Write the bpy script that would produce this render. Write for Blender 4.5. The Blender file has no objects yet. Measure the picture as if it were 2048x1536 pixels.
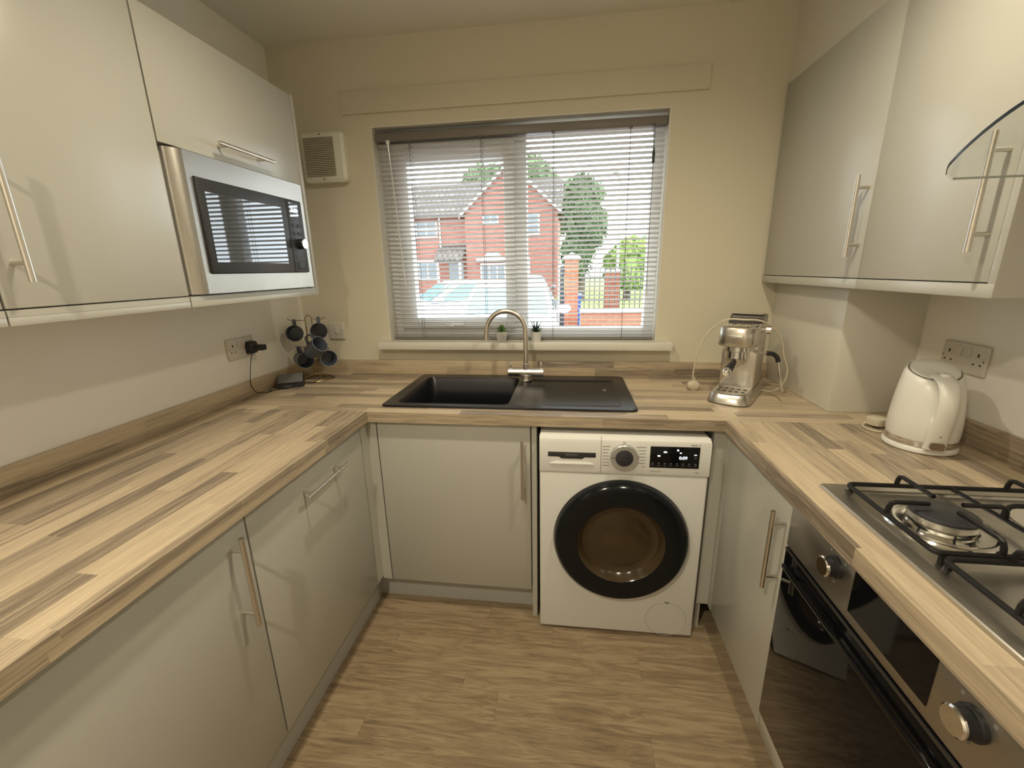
import bpy, bmesh, math, random
from mathutils import Matrix, Vector
random.seed(7)
PI = math.pi
scene = bpy.context.scene
C = scene.collection

# ------------------------------------------------------------------ camera, world, sun, exposure
cam_d = bpy.data.cameras.new('camera')
cam_d.sensor_width = 36.0
cam_d.lens = 36.0 * 854.9 / 2048.0
cam_d.clip_start = 0.02
cam_d.clip_end = 300
cam = bpy.data.objects.new('camera', cam_d)
C.objects.link(cam)
_yaw, _pit, _rol = 0.1356, -0.2618, -0.0206
F = Vector((-math.sin(_yaw) * math.cos(_pit), math.cos(_yaw) * math.cos(_pit), math.sin(_pit)))
R0 = Vector((math.cos(_yaw), math.sin(_yaw), 0))
U0 = R0.cross(F)
R1 = R0 * math.cos(_rol) + U0 * math.sin(_rol)
U1 = U0 * math.cos(_rol) - R0 * math.sin(_rol)
cm = Matrix((R1, U1, -F)).transposed().to_4x4()
cm.translation = Vector((1.408, -2.1303, 1.4298))
cam.matrix_world = cm
scene.camera = cam

world = bpy.data.worlds.new('sky')
scene.world = world
world.use_nodes = True
wn = world.node_tree.nodes
bg = wn['Background']
bg.inputs['Color'].default_value = (0.86, 0.93, 1.0, 1)
bg.inputs['Strength'].default_value = 6.0

sun_d = bpy.data.lights.new('sun', 'SUN')
sun_d.energy = 3.0
sun_d.angle = 0.02
sun_d.color = (1.0, 0.95, 0.86)
sun = bpy.data.objects.new('sun', sun_d)
C.objects.link(sun)
sun.rotation_euler = Vector((0.80, -0.25, 0.55)).to_track_quat('Z', 'Y').to_euler()
sun.location = (4, -6, 12)

scene.view_settings.view_transform = 'Standard'
scene.view_settings.look = 'None'
scene.view_settings.gamma = 1.0
scene.view_settings.use_curve_mapping = False
scene.view_settings.exposure = 0.0

LAMP_W = 34.0
LAMP_COL = (1.0, 0.90, 0.70)
LAMPS = [(0.98, -1.08), (1.83, -1.08), (0.85, -2.50)]  # last one is an added fill lamp, out of view behind the camera

# ------------------------------------------------------------------ dimensions (metres)
W = 2.586            # right wall
CEIL = 2.437
YB = -3.3            # wall behind the camera
H = 0.91             # worktop top
T = 0.041
LF, RF, DF = 0.639, 1.949, -0.652   # worktop front edges

# ------------------------------------------------------------------ node helpers / materials
def new_mat(name):
    m = bpy.data.materials.new(name)
    m.use_nodes = True
    nt = m.node_tree
    b = nt.nodes['Principled BSDF']
    return m, nt, b

def lk(nt, a, b):
    nt.links.new(a, b)

def nd(nt, t, **kw):
    n = nt.nodes.new(t)
    for k, v in kw.items():
        setattr(n, k, v)
    return n

def mth(nt, op, a, b=None, c=None):
    n = nd(nt, 'ShaderNodeMath', operation=op)
    for i, v in enumerate((a, b, c)):
        if v is None:
            continue
        if isinstance(v, (int, float)):
            n.inputs[i].default_value = v
        else:
            lk(nt, v, n.inputs[i])
    return n.outputs[0]

def bump(nt, b, height, strength, dist=0.002):
    n = nd(nt, 'ShaderNodeBump')
    n.inputs['Strength'].default_value = strength
    n.inputs['Distance'].default_value = dist
    lk(nt, height, n.inputs['Height'])
    lk(nt, n.outputs[0], b.inputs['Normal'])

def P(name, col, rough=0.5, metal=0.0, spec=0.5, noise=None, coat=0.0, emit=None, var=None):
    m, nt, b = new_mat(name)
    b.inputs['Base Color'].default_value = (*col, 1)
    b.inputs['Roughness'].default_value = rough
    b.inputs['Metallic'].default_value = metal
    b.inputs['Specular IOR Level'].default_value = spec
    b.inputs['Coat Weight'].default_value = coat
    if emit:
        b.inputs['Emission Color'].default_value = (*emit[0], 1)
        b.inputs['Emission Strength'].default_value = emit[1]
    tc = nd(nt, 'ShaderNodeTexCoord')
    if noise:
        n = nd(nt, 'ShaderNodeTexNoise')
        n.inputs['Scale'].default_value = noise[0]
        n.inputs['Detail'].default_value = 4
        lk(nt, tc.outputs['Object'], n.inputs['Vector'])
        bump(nt, b, n.outputs[0], noise[1])
    if var:   # faint colour mottling of the surface itself
        n = nd(nt, 'ShaderNodeTexNoise')
        n.inputs['Scale'].default_value = var[0]
        n.inputs['Detail'].default_value = 6
        lk(nt, tc.outputs['Object'], n.inputs['Vector'])
        mx = nd(nt, 'ShaderNodeMix', data_type='RGBA')
        mx.inputs[6].default_value = (*col, 1)
        mx.inputs[7].default_value = (*[c * var[1] for c in col], 1)
        lk(nt, n.outputs[0], mx.inputs[0])
        lk(nt, mx.outputs[2], b.inputs['Base Color'])
    return m

def brushed(name, col, rough, axis, metal=1.0):
    m, nt, b = new_mat(name)
    b.inputs['Base Color'].default_value = (*col, 1)
    b.inputs['Metallic'].default_value = metal
    tc = nd(nt, 'ShaderNodeTexCoord')
    mp = nd(nt, 'ShaderNodeMapping')
    s = [900, 900, 900]
    s['xyz'.index(axis)] = 12
    mp.inputs['Scale'].default_value = s
    n = nd(nt, 'ShaderNodeTexNoise')
    n.inputs['Scale'].default_value = 1.0
    lk(nt, tc.outputs['Object'], mp.inputs['Vector'])
    lk(nt, mp.outputs[0], n.inputs['Vector'])
    lk(nt, mth(nt, 'MULTIPLY_ADD', n.outputs[0], 0.16, rough - 0.08), b.inputs['Roughness'])
    bump(nt, b, n.outputs[0], 0.08, 0.0006)
    return m

def staves(name, along, w=0.048, L=0.38, seed=0.0):
    """laminate printed as wooden staves: flat print on the worktop"""
    m, nt, b = new_mat(name)
    tc = nd(nt, 'ShaderNodeTexCoord')
    sp = nd(nt, 'ShaderNodeSeparateXYZ')
    lk(nt, tc.outputs['Object'], sp.inputs[0])
    u = sp.outputs['Y' if along == 'y' else 'X']
    v0 = sp.outputs['X' if along == 'y' else 'Y']
    v = mth(nt, 'ADD', mth(nt, 'ADD', v0, sp.outputs['Z']), 5.0 + seed)
    row = mth(nt, 'FLOOR', mth(nt, 'DIVIDE', v, w))
    wn1 = nd(nt, 'ShaderNodeTexWhiteNoise', noise_dimensions='1D')
    lk(nt, row, wn1.inputs['W'])
    uu = mth(nt, 'ADD', mth(nt, 'DIVIDE', u, L), mth(nt, 'MULTIPLY', wn1.outputs['Value'], 17.0))
    col = mth(nt, 'FLOOR', uu)
    cb = nd(nt, 'ShaderNodeCombineXYZ')
    lk(nt, row, cb.inputs[0]); lk(nt, col, cb.inputs[1])
    wn2 = nd(nt, 'ShaderNodeTexWhiteNoise', noise_dimensions='3D')
    lk(nt, cb.outputs[0], wn2.inputs['Vector'])
    # grain
    g = nd(nt, 'ShaderNodeCombineXYZ')
    off = mth(nt, 'MULTIPLY', wn2.outputs['Value'], 37.0)
    lk(nt, mth(nt, 'ADD', mth(nt, 'MULTIPLY', u, 5.0), off), g.inputs[0])
    lk(nt, mth(nt, 'ADD', mth(nt, 'MULTIPLY', v, 105.0), off), g.inputs[1])
    n1 = nd(nt, 'ShaderNodeTexNoise')
    n1.inputs['Scale'].default_value = 1.0
    n1.inputs['Detail'].default_value = 5
    n1.inputs['Roughness'].default_value = 0.62
    n1.inputs['Distortion'].default_value = 0.9
    lk(nt, g.outputs[0], n1.inputs['Vector'])
    ra = nd(nt, 'ShaderNodeValToRGB')
    e = ra.color_ramp.elements
    e[0].position = 0.0; e[0].color = (0.20, 0.157, 0.115, 1)
    e[1].position = 1.0; e[1].color = (0.62, 0.505, 0.345, 1)
    for p, c in ((0.2, (0.30, 0.238, 0.172, 1)), (0.42, (0.42, 0.335, 0.235, 1)), (0.7, (0.53, 0.425, 0.29, 1))):
        el = e.new(p); el.color = c
    lk(nt, mth(nt, 'ADD', mth(nt, 'MULTIPLY', wn2.outputs['Value'], 0.78), mth(nt, 'MULTIPLY_ADD', n1.outputs[0], 1.7, -0.74)), ra.inputs[0])
    lk(nt, ra.outputs[0], b.inputs['Base Color'])
    b.inputs['Roughness'].default_value = 0.34
    b.inputs['Specular IOR Level'].default_value = 0.4
    return m

def plank_mat(name):
    m, nt, b = new_mat(name)
    tc = nd(nt, 'ShaderNodeTexCoord')
    oi = nd(nt, 'ShaderNodeObjectInfo')
    mp = nd(nt, 'ShaderNodeMapping')
    mp.inputs['Scale'].default_value = (2.8, 24.0, 1)
    lk(nt, tc.outputs['Object'], mp.inputs['Vector'])
    cb = nd(nt, 'ShaderNodeCombineXYZ')
    lk(nt, mth(nt, 'MULTIPLY', oi.outputs['Random'], 91.0), cb.inputs[0])
    lk(nt, mth(nt, 'MULTIPLY', oi.outputs['Random'], 57.0), cb.inputs[1])
    ad = nd(nt, 'ShaderNodeVectorMath', operation='ADD')
    lk(nt, mp.outputs[0], ad.inputs[0]); lk(nt, cb.outputs[0], ad.inputs[1])
    n1 = nd(nt, 'ShaderNodeTexNoise')
    n1.inputs['Scale'].default_value = 1.5
    n1.inputs['Detail'].default_value = 7
    n1.inputs['Roughness'].default_value = 0.66
    n1.inputs['Distortion'].default_value = 1.5
    lk(nt, ad.outputs[0], n1.inputs['Vector'])
    ra = nd(nt, 'ShaderNodeValToRGB')
    e = ra.color_ramp.elements
    e[0].position = 0.26; e[0].color = (0.15, 0.105, 0.064, 1)
    e[1].position = 0.78; e[1].color = (0.42, 0.325, 0.205, 1)
    el = e.new(0.47); el.color = (0.275, 0.198, 0.118, 1)
    el = e.new(0.57); el.color = (0.345, 0.255, 0.155, 1)
    lk(nt, mth(nt, 'ADD', n1.outputs[0], mth(nt, 'MULTIPLY_ADD', oi.outputs['Random'], 0.06, -0.02)), ra.inputs[0])
    lk(nt, ra.outputs[0], b.inputs['Base Color'])
    b.inputs['Roughness'].default_value = 0.42
    b.inputs['Specular IOR Level'].default_value = 0.35
    bump(nt, b, n1.outputs[0], 0.15, 0.001)
    return m

def brick_mat(name, c1, c2, mortar, scale=1.0):
    m, nt, b = new_mat(name)
    tc = nd(nt, 'ShaderNodeTexCoord')
    sp = nd(nt, 'ShaderNodeSeparateXYZ')
    lk(nt, tc.outputs['Object'], sp.inputs[0])
    cb = nd(nt, 'ShaderNodeCombineXYZ')
    lk(nt, mth(nt, 'ADD', sp.outputs[0], sp.outputs[1]), cb.inputs[0])
    lk(nt, sp.outputs[2], cb.inputs[1])
    br = nd(nt, 'ShaderNodeTexBrick')
    br.inputs['Color1'].default_value = (*c1, 1)
    br.inputs['Color2'].default_value = (*c2, 1)
    br.inputs['Mortar'].default_value = (*mortar, 1)
    br.inputs['Scale'].default_value = scale
    br.inputs['Brick Width'].default_value = 0.225
    br.inputs['Row Height'].default_value = 0.075
    br.inputs['Mortar Size'].default_value = 0.009
    lk(nt, cb.outputs[0], br.inputs['Vector'])
    lk(nt, br.outputs[0], b.inputs['Base Color'])
    b.inputs['Roughness'].default_value = 0.9
    return m

def tile_mat(name):
    m, nt, b = new_mat(name)
    tc = nd(nt, 'ShaderNodeTexCoord')
    sp = nd(nt, 'ShaderNodeSeparateXYZ')
    lk(nt, tc.outputs['Object'], sp.inputs[0])
    cb = nd(nt, 'ShaderNodeCombineXYZ')
    lk(nt, sp.outputs[0], cb.inputs[0]); lk(nt, sp.outputs[2], cb.inputs[1])
    br = nd(nt, 'ShaderNodeTexBrick')
    br.inputs['Color1'].default_value = (0.10, 0.085, 0.08, 1)
    br.inputs['Color2'].default_value = (0.16, 0.14, 0.125, 1)
    br.inputs['Mortar'].default_value = (0.03, 0.026, 0.024, 1)
    br.inputs['Scale'].default_value = 1.0
    br.inputs['Brick Width'].default_value = 0.33
    br.inputs['Row Height'].default_value = 0.22
    br.inputs['Mortar Size'].default_value = 0.03
    lk(nt, cb.outputs[0], br.inputs['Vector'])
    lk(nt, br.outputs[0], b.inputs['Base Color'])
    b.inputs['Roughness'].default_value = 0.7
    return m

def leaf_mat(name, c1, c2):
    m, nt, b = new_mat(name)
    tc = nd(nt, 'ShaderNodeTexCoord')
    n = nd(nt, 'ShaderNodeTexNoise')
    n.inputs['Scale'].default_value = 1.3
    lk(nt, tc.outputs['Object'], n.inputs['Vector'])
    mx = nd(nt, 'ShaderNodeMix', data_type='RGBA')
    mx.inputs[6].default_value = (*c1, 1); mx.inputs[7].default_value = (*c2, 1)
    lk(nt, n.outputs[0], mx.inputs[0])
    lk(nt, mx.outputs[2], b.inputs['Base Color'])
    b.inputs['Roughness'].default_value = 0.65
    return m

def glass_mat(name, tint=(1, 1, 1), refl=1.0):
    m = bpy.data.materials.new(name)
    m.use_nodes = True
    nt = m.node_tree
    nt.nodes.remove(nt.nodes['Principled BSDF'])
    out = nt.nodes['Material Output']
    tr = nd(nt, 'ShaderNodeBsdfTransparent')
    tr.inputs[0].default_value = (*tint, 1)
    gl = nd(nt, 'ShaderNodeBsdfGlossy')
    gl.inputs['Roughness'].default_value = 0.01
    fr = nd(nt, 'ShaderNodeFresnel')
    fr.inputs[0].default_value = 1.45
    mx = nd(nt, 'ShaderNodeMixShader')
    lk(nt, mth(nt, 'MULTIPLY', fr.outputs[0], refl), mx.inputs[0])
    lk(nt, tr.outputs[0], mx.inputs[1]); lk(nt, gl.outputs[0], mx.inputs[2])
    lk(nt, mx.outputs[0], out.inputs['Surface'])
    return m

M = {}
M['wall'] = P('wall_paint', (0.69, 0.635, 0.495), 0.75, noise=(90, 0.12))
M['wall_side_lit'] = P('wall_paint_side_lit', (0.90, 0.87, 0.80), 0.72, noise=(90, 0.10))  # same cream paint made paler, standing in for fill light on these walls
M['ceiling'] = P('ceiling_paint', (0.80, 0.77, 0.67), 0.85, noise=(140, 0.15))
M['gloss'] = P('gloss_trim', (0.74, 0.71, 0.62), 0.4)
M['door'] = P('door_laminate', (0.485, 0.47, 0.415), 0.25, noise=(260, 0.03), spec=0.5)
M['carcass'] = P('carcass_board', (0.47, 0.455, 0.41), 0.5)
M['plinth'] = P('plinth_board', (0.46, 0.455, 0.42), 0.5)
M['boxing'] = P('boxing_paint', (0.70, 0.675, 0.59), 0.28, noise=(60, 0.03))
M['upvc'] = P('white_upvc', (0.88, 0.90, 0.92), 0.3)
M['wood_y'] = staves('worktop_staves_lengthwise', 'y')
M['wood_x'] = staves('worktop_staves_crosswise', 'x', seed=0.37)
M['plank'] = plank_mat('floor_plank')
M['subfloor'] = P('floor_screed', (0.16, 0.11, 0.07), 0.8, var=(8, 0.7))
M['steel'] = brushed('brushed_steel', (0.63, 0.60, 0.55), 0.30, 'z')
M['steel_y'] = brushed('brushed_steel_front', (0.50, 0.475, 0.435), 0.36, 'y')
M['steel_x'] = brushed('brushed_steel_plate', (0.60, 0.575, 0.53), 0.33, 'x')
M['nickel'] = brushed('brushed_nickel', (0.74, 0.70, 0.64), 0.33, 'z')
M['chrome'] = P('chrome', (0.80, 0.79, 0.77), 0.10, metal=1)
M['darkmetal'] = P('dark_metal', (0.10, 0.095, 0.09), 0.35, metal=0.7)
M['iron'] = P('black_enamel', (0.010, 0.009, 0.009), 0.45, spec=0.3)
M['black'] = P('black_plastic', (0.012, 0.012, 0.013), 0.42)
M['charcoal'] = P('charcoal_plastic', (0.035, 0.036, 0.04), 0.38, noise=(500, 0.05))
M['blackglass'] = P('black_glass', (0.005, 0.005, 0.006), 0.04, spec=0.3)
M['dialgrey'] = P('dial_silver', (0.50, 0.49, 0.46), 0.32, metal=0.5)
M['doorblack'] = P('porthole_black', (0.008, 0.009, 0.011), 0.14, spec=0.28)
M['mwglass'] = P('dark_mirror_glass', (0.012, 0.014, 0.015), 0.03, spec=1.0, coat=1.0)
M['granite'] = P('black_composite', (0.0085, 0.0095, 0.0125), 0.26, noise=(900, 0.06), spec=0.5)
M['white'] = P('white_enamel', (0.78, 0.77, 0.73), 0.30, spec=0.45)
M['whiteplastic'] = P('white_plastic', (0.78, 0.76, 0.70), 0.28, spec=0.5)
M['socket'] = P('socket_plastic', (0.66, 0.62, 0.54), 0.35)
M['cream'] = P('cream_plastic', (0.60, 0.53, 0.40), 0.4)
M['ventwhite'] = P('vent_plastic', (0.80, 0.78, 0.66), 0.35)
M['ventslat'] = P('vent_slats', (0.50, 0.46, 0.34), 0.5)
M['mug'] = P('slate_stoneware', (0.105, 0.12, 0.16), 0.36, var=(25, 0.8))
M['mugin'] = P('slate_stoneware_rim', (0.24, 0.25, 0.27), 0.3)
M['brass'] = P('brass_wire', (0.42, 0.31, 0.14), 0.3, metal=1)
M['clockgrey'] = P('grey_mesh', (0.15, 0.15, 0.15), 0.6, noise=(1500, 0.3))
M['led'] = P('led_digits', (0.8, 0.9, 1.0), 0.5, emit=((0.75, 0.88, 1.0), 2.2))
M['leddim'] = P('led_dim', (0.12, 0.12, 0.125), 0.5, emit=((0.8, 0.85, 0.9), 0.02))
M['ink'] = P('grey_print', (0.22, 0.215, 0.20), 0.6)
M['slat'] = P('blind_slat', (0.72, 0.705, 0.68), 0.35, spec=0.4)
M['rail'] = P('blind_rail', (0.20, 0.18, 0.16), 0.4)
M['cord'] = P('blind_cord', (0.16, 0.14, 0.13), 0.7)
M['cordlight'] = P('blind_cord_light', (0.75, 0.74, 0.72), 0.6)
M['wand'] = P('clear_wand', (0.72, 0.71, 0.69), 0.15)
M['pane'] = glass_mat('window_glass', (0.97, 0.985, 0.98), 0.5)
M['hood_glass'] = glass_mat('hood_glass', (0.95, 0.96, 0.95), 0.10)
M['hood_edge'] = P('hood_glass_edge', (0.02, 0.025, 0.035), 0.15)
M['hood_end'] = P('hood_glass_end', (0.42, 0.45, 0.42), 0.2)
M['leaf_green'] = leaf_mat('succulent_green', (0.07, 0.16, 0.035), (0.14, 0.24, 0.06))
M['leaf_dark'] = leaf_mat('aloe_dark', (0.022, 0.05, 0.035), (0.05, 0.085, 0.06))
M['soil'] = P('soil', (0.03, 0.022, 0.015), 0.95)
M['pot'] = P('white_pot', (0.74, 0.73, 0.68), 0.4)
M['drum'] = P('drum_glass', (0.034, 0.021, 0.009), 0.12, spec=0.7, var=(14, 2.2))
M['tank'] = P('smoked_tank', (0.055, 0.05, 0.045), 0.12, spec=0.6)
M['kglass'] = P('kettle_gauge', (0.16, 0.11, 0.07), 0.15)
M['kgrey'] = P('kettle_lid_band', (0.16, 0.14, 0.12), 0.3)
M['lampglass'] = P('lamp_lens', (1, 1, 1), 0.4, emit=((1.0, 0.90, 0.70), 4.5))
# outside
M['brick'] = brick_mat('house_brick', (0.27, 0.075, 0.052), (0.34, 0.115, 0.08), (0.34, 0.22, 0.18))
M['brick2'] = brick_mat('pier_brick', (0.32, 0.085, 0.04), (0.40, 0.13, 0.06), (0.36, 0.22, 0.15))
M['tile'] = tile_mat('roof_tile')
M['stone'] = P('cast_stone', (0.50, 0.49, 0.46), 0.9, noise=(30, 0.2))
M['asphalt'] = P('asphalt', (0.17, 0.165, 0.165), 0.95, var=(6, 0.8))
M['paving'] = P('block_paving', (0.25, 0.19, 0.17), 0.9, var=(9, 0.75))
M['grass'] = P('lawn', (0.25, 0.36, 0.08), 0.95, var=(4, 0.7))
M['carwhite'] = P('car_paint_white', (0.80, 0.82, 0.83), 0.25, coat=0.5)
M['carsilver'] = P('car_paint_silver', (0.55, 0.60, 0.62), 0.28, coat=0.5)
M['cardark'] = P('car_paint_dark', (0.16, 0.20, 0.25), 0.25, coat=0.5)
M['carglass'] = P('car_glass', (0.10, 0.22, 0.24), 0.05, spec=0.9)
M['tyre'] = P('tyre', (0.03, 0.03, 0.03), 0.8)
M['alloy'] = P('alloy', (0.55, 0.56, 0.58), 0.35, metal=0.8)
M['houseglass'] = P('house_glass', (0.10, 0.13, 0.15), 0.05, spec=0.9)
M['housewhite'] = P('house_white', (0.80, 0.80, 0.78), 0.5)
M['fence'] = P('fence_paint', (0.055, 0.06, 0.065), 0.5)
M['leafA'] = leaf_mat('conifer_leaf', (0.025, 0.055, 0.02), (0.10, 0.16, 0.06))
M['leafB'] = leaf_mat('lime_leaf', (0.16, 0.26, 0.05), (0.30, 0.40, 0.10))
M['leafC'] = leaf_mat('oak_leaf', (0.07, 0.13, 0.05), (0.16, 0.24, 0.10))
M['bark'] = P('bark', (0.10, 0.075, 0.05), 0.95)
M['galv'] = P('galvanised', (0.45, 0.47, 0.48), 0.5, metal=0.4)
M['blue'] = P('blue_plastic', (0.06, 0.13, 0.42), 0.5)

# ------------------------------------------------------------------ geometry helpers
WM = {}

class MB:
    def __init__(self):
        self.bm = bmesh.new()
    def box(self, x0, x1, y0, y1, z0, z1, bev=0.0, seg=2):
        bm = self.bm
        v = [bm.verts.new((x, y, z)) for z in (z0, z1) for y in (y0, y1) for x in (x0, x1)]
        fs = [bm.faces.new([v[i] for i in f]) for f in
              ((0, 2, 3, 1), (4, 5, 7, 6), (0, 1, 5, 4), (2, 6, 7, 3), (0, 4, 6, 2), (1, 3, 7, 5))]
        if bev > 0:
            es = list({e for f in fs for e in f.edges})
            bmesh.ops.bevel(bm, geom=es, offset=bev, segments=seg, affect='EDGES', profile=0.5)
        return self
    def loft(self, loops, cap0=True, cap1=True, closed=True, ring=False):
        bm = self.bm
        vs = [[bm.verts.new(p) for p in lp] for lp in loops]
        n = len(vs[0])
        prs = list(zip(vs[:-1], vs[1:]))
        if ring:
            prs.append((vs[-1], vs[0]))
        for a, b in prs:
            for i in range(n if closed else n - 1):
                j = (i + 1) % n
                bm.faces.new((a[i], a[j], b[j], b[i]))
        if cap0 and not ring:
            bm.faces.new(list(reversed(vs[0])))
        if cap1 and not ring:
            bm.faces.new(vs[-1])
        return self
    def cyl(self, p0, p1, r0, r1=None, seg=16):
        r1 = r0 if r1 is None else r1
        p0, p1 = Vector(p0), Vector(p1)
        d = (p1 - p0).normalized()
        a = d.orthogonal().normalized()
        b = d.cross(a)
        lp = []
        for p, r in ((p0, r0), (p1, r1)):
            lp.append([p + (a * math.cos(t) + b * math.sin(t)) * r for t in [2 * PI * i / seg for i in range(seg)]])
        return self.loft(lp)
    def tube(self, pts, r, seg=8, closed=False, flat=None):
        pts = [Vector(p) for p in pts]
        n = len(pts)
        rs = r if isinstance(r, (list, tuple)) else [r] * n
        tang = []
        for i in range(n):
            if closed:
                t = pts[(i + 1) % n] - pts[i - 1]
            else:
                t = pts[min(i + 1, n - 1)] - pts[max(i - 1, 0)]
            tang.append(t.normalized())
        a = tang[0].orthogonal().normalized() if flat is None else (Vector(flat) - tang[0] * Vector(flat).dot(tang[0])).normalized()
        loops = []
        for i in range(n):
            a = (a - tang[i] * a.dot(tang[i])).normalized()
            b = tang[i].cross(a)
            ra, rb = rs[i] if isinstance(rs[i], (list, tuple)) else (rs[i], rs[i])
            loops.append([pts[i] + a * math.cos(t) * ra + b * math.sin(t) * rb for t in [2 * PI * k / seg for k in range(seg)]])
        return self.loft(loops, ring=closed)
    def lathe(self, prof, c=(0, 0, 0), axis='z', seg=32, cap0=True, cap1=True):
        c = Vector(c)
        loops = []
        for r, h in prof:
            lp = []
            for i in range(seg):
                t = 2 * PI * i / seg
                p, q = max(r, 1e-5) * math.cos(t), max(r, 1e-5) * math.sin(t)
                if axis == 'z':
                    v = Vector((p, q, h))
                elif axis == 'y':
                    v = Vector((p, h, q))
                else:
                    v = Vector((h, p, q))
                lp.append(c + v)
            loops.append(lp)
        return self.loft(loops, cap0, cap1)
    def prism(self, poly, axis, a, b):
        def mk(p, h):
            if axis == 'x':
                return (h, p[0], p[1])
            if axis == 'y':
                return (p[0], h, p[1])
            return (p[0], p[1], h)
        return self.loft([[mk(p, a) for p in poly], [mk(p, b) for p in poly]])
    def quad(self, *pts):
        self.bm.faces.new([self.bm.verts.new(p) for p in pts])
        return self
    def ball(self, c, rx, ry=None, rz=None, seg=16, rings=10):
        ry = rx if ry is None else ry
        rz = rx if rz is None else rz
        loops = []
        for j in range(rings + 1):
            ph = -PI / 2 + PI * j / rings
            cr = max(math.cos(ph), 1e-3)
            loops.append([(c[0] + rx * cr * math.cos(2 * PI * i / seg), c[1] + ry * cr * math.sin(2 * PI * i / seg), c[2] + rz * math.sin(ph)) for i in range(seg)])
        return self.loft(loops)
    def mesh(self, name, mat, sharp=35):
        bmesh.ops.recalc_face_normals(self.bm, faces=self.bm.faces)
        me = bpy.data.meshes.new(name)
        self.bm.to_mesh(me)
        self.bm.free()
        mats = mat if isinstance(mat, (list, tuple)) else [mat]
        for k in mats:
            me.materials.append(M[k] if isinstance(k, str) else k)
        me.shade_smooth()
        me.set_sharp_from_angle(angle=math.radians(sharp))
        return me
    def build(self, name, mat, parent=None, local=False, sharp=35):
        if parent is not None and not local:
            inv = WM[parent].inverted()
            for v in self.bm.verts:
                v.co = inv @ v.co
        return link(name, self.mesh(name, mat, sharp), parent)

def link(name, me, parent=None, mat4=None):
    o = bpy.data.objects.new(name, me)
    C.objects.link(o)
    base = Matrix.Identity(4)
    if parent is not None:
        o.parent = parent
        base = WM[parent]
    if mat4 is not None:
        o.matrix_local = mat4
        base = base @ mat4
    WM[o] = base
    return o

def tag(o, label, cat, group=None):
    o['label'] = label
    o['category'] = cat
    if group:
        o['group'] = group
    return o

def thing(name, label, cat, loc=(0, 0, 0), rz=0.0, group=None):
    o = bpy.data.objects.new(name, None)
    C.objects.link(o)
    o.empty_display_size = 0.05
    m = Matrix.Translation(loc) @ Matrix.Rotation(rz, 4, 'Z')
    o.location = loc
    o.rotation_euler = (0, 0, rz)
    WM[o] = m
    return tag(o, label, cat, group)

def struct(name, mb, mat, sharp=35):
    o = mb.build(name, mat, sharp=sharp)
    o['kind'] = 'structure'
    return o

def struct_empty(name, loc):
    o = bpy.data.objects.new(name, None)
    C.objects.link(o)
    o.location = loc
    o.empty_display_size = 0.05
    WM[o] = Matrix.Translation(loc)
    o['kind'] = 'structure'
    return o

def copy_tree(root, loc, rz):
    r = root.copy()
    C.objects.link(r)
    r.location = loc
    r.rotation_euler = (0, 0, rz)
    WM[r] = Matrix.Translation(loc) @ Matrix.Rotation(rz, 4, 'Z')
    def rec(src, dst):
        for ch in list(src.children):
            c = ch.copy()
            C.objects.link(c)
            c.parent = dst
            WM[c] = WM[dst]
            rec(ch, c)
    rec(root, r)
    return r

def text(s, size, mat4, mat, parent, name='lettering', extrude=0.0004, ax='CENTER'):
    """flat lettering; mat4 maps text x,y,z (z = out of the surface) to world"""
    cu = bpy.data.curves.new(name, 'FONT')
    cu.body = s
    cu.size = size
    cu.extrude = extrude
    cu.resolution_u = 3
    cu.align_x = ax
    cu.align_y = 'CENTER'
    tmp = bpy.data.objects.new('tmp_text', cu)
    C.objects.link(tmp)
    dg = bpy.context.evaluated_depsgraph_get()
    me = bpy.data.meshes.new_from_object(tmp.evaluated_get(dg))
    bpy.data.objects.remove(tmp)
    bpy.data.curves.remove(cu)
    me.name = name
    me.materials.clear()
    me.materials.append(M[mat])
    inv = WM[parent].inverted() if parent else Matrix.Identity(4)
    me.transform(inv @ mat4)
    return link(name, me, parent)

def frame(origin, xdir, ydir):
    x, y = Vector(xdir).normalized(), Vector(ydir).normalized()
    z = x.cross(y)
    m = Matrix((x, y, z)).transposed().to_4x4()
    m.translation = Vector(origin)
    return m

def bar_handle(parent, p0, p1, out, depth=0.034, r=0.006, inset=0.035):
    """T-bar handle; p0,p1 on the bar axis, out = unit vector away from the door"""
    p0, p1, out = Vector(p0), Vector(p1), Vector(out)
    d = (p1 - p0).normalized()
    mb = MB().cyl(p0, p1, r, seg=14)
    for q in (p0 + d * inset, p1 - d * inset):
        mb.cyl(q, q - out * depth, 0.0048, seg=10)
    return mb.build('handle', 'nickel', parent)

def rrect(x0, x1, y0, y1, r, z, n=5):
    pts = []
    for cx, cy, a0 in ((x1 - r, y1 - r, 0), (x0 + r, y1 - r, PI / 2), (x0 + r, y0 + r, PI), (x1 - r, y0 + r, 1.5 * PI)):
        for i in range(n + 1):
            a = a0 + PI / 2 * i / n
            pts.append((cx + r * math.cos(a), cy + r * math.sin(a), z))
    return pts

def arc(c, r, a0, a1, n, plane='xz', k=0.0):
    out = []
    for i in range(n + 1):
        a = a0 + (a1 - a0) * i / n
        p, q = r * math.cos(a), r * math.sin(a)
        if plane == 'xz':
            out.append((c[0] + p, c[1], c[2] + q))
        elif plane == 'yz':
            out.append((c[0], c[1] + p, c[2] + q))
        else:
            out.append((c[0] + p, c[1] + q, c[2]))
    return out

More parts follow.
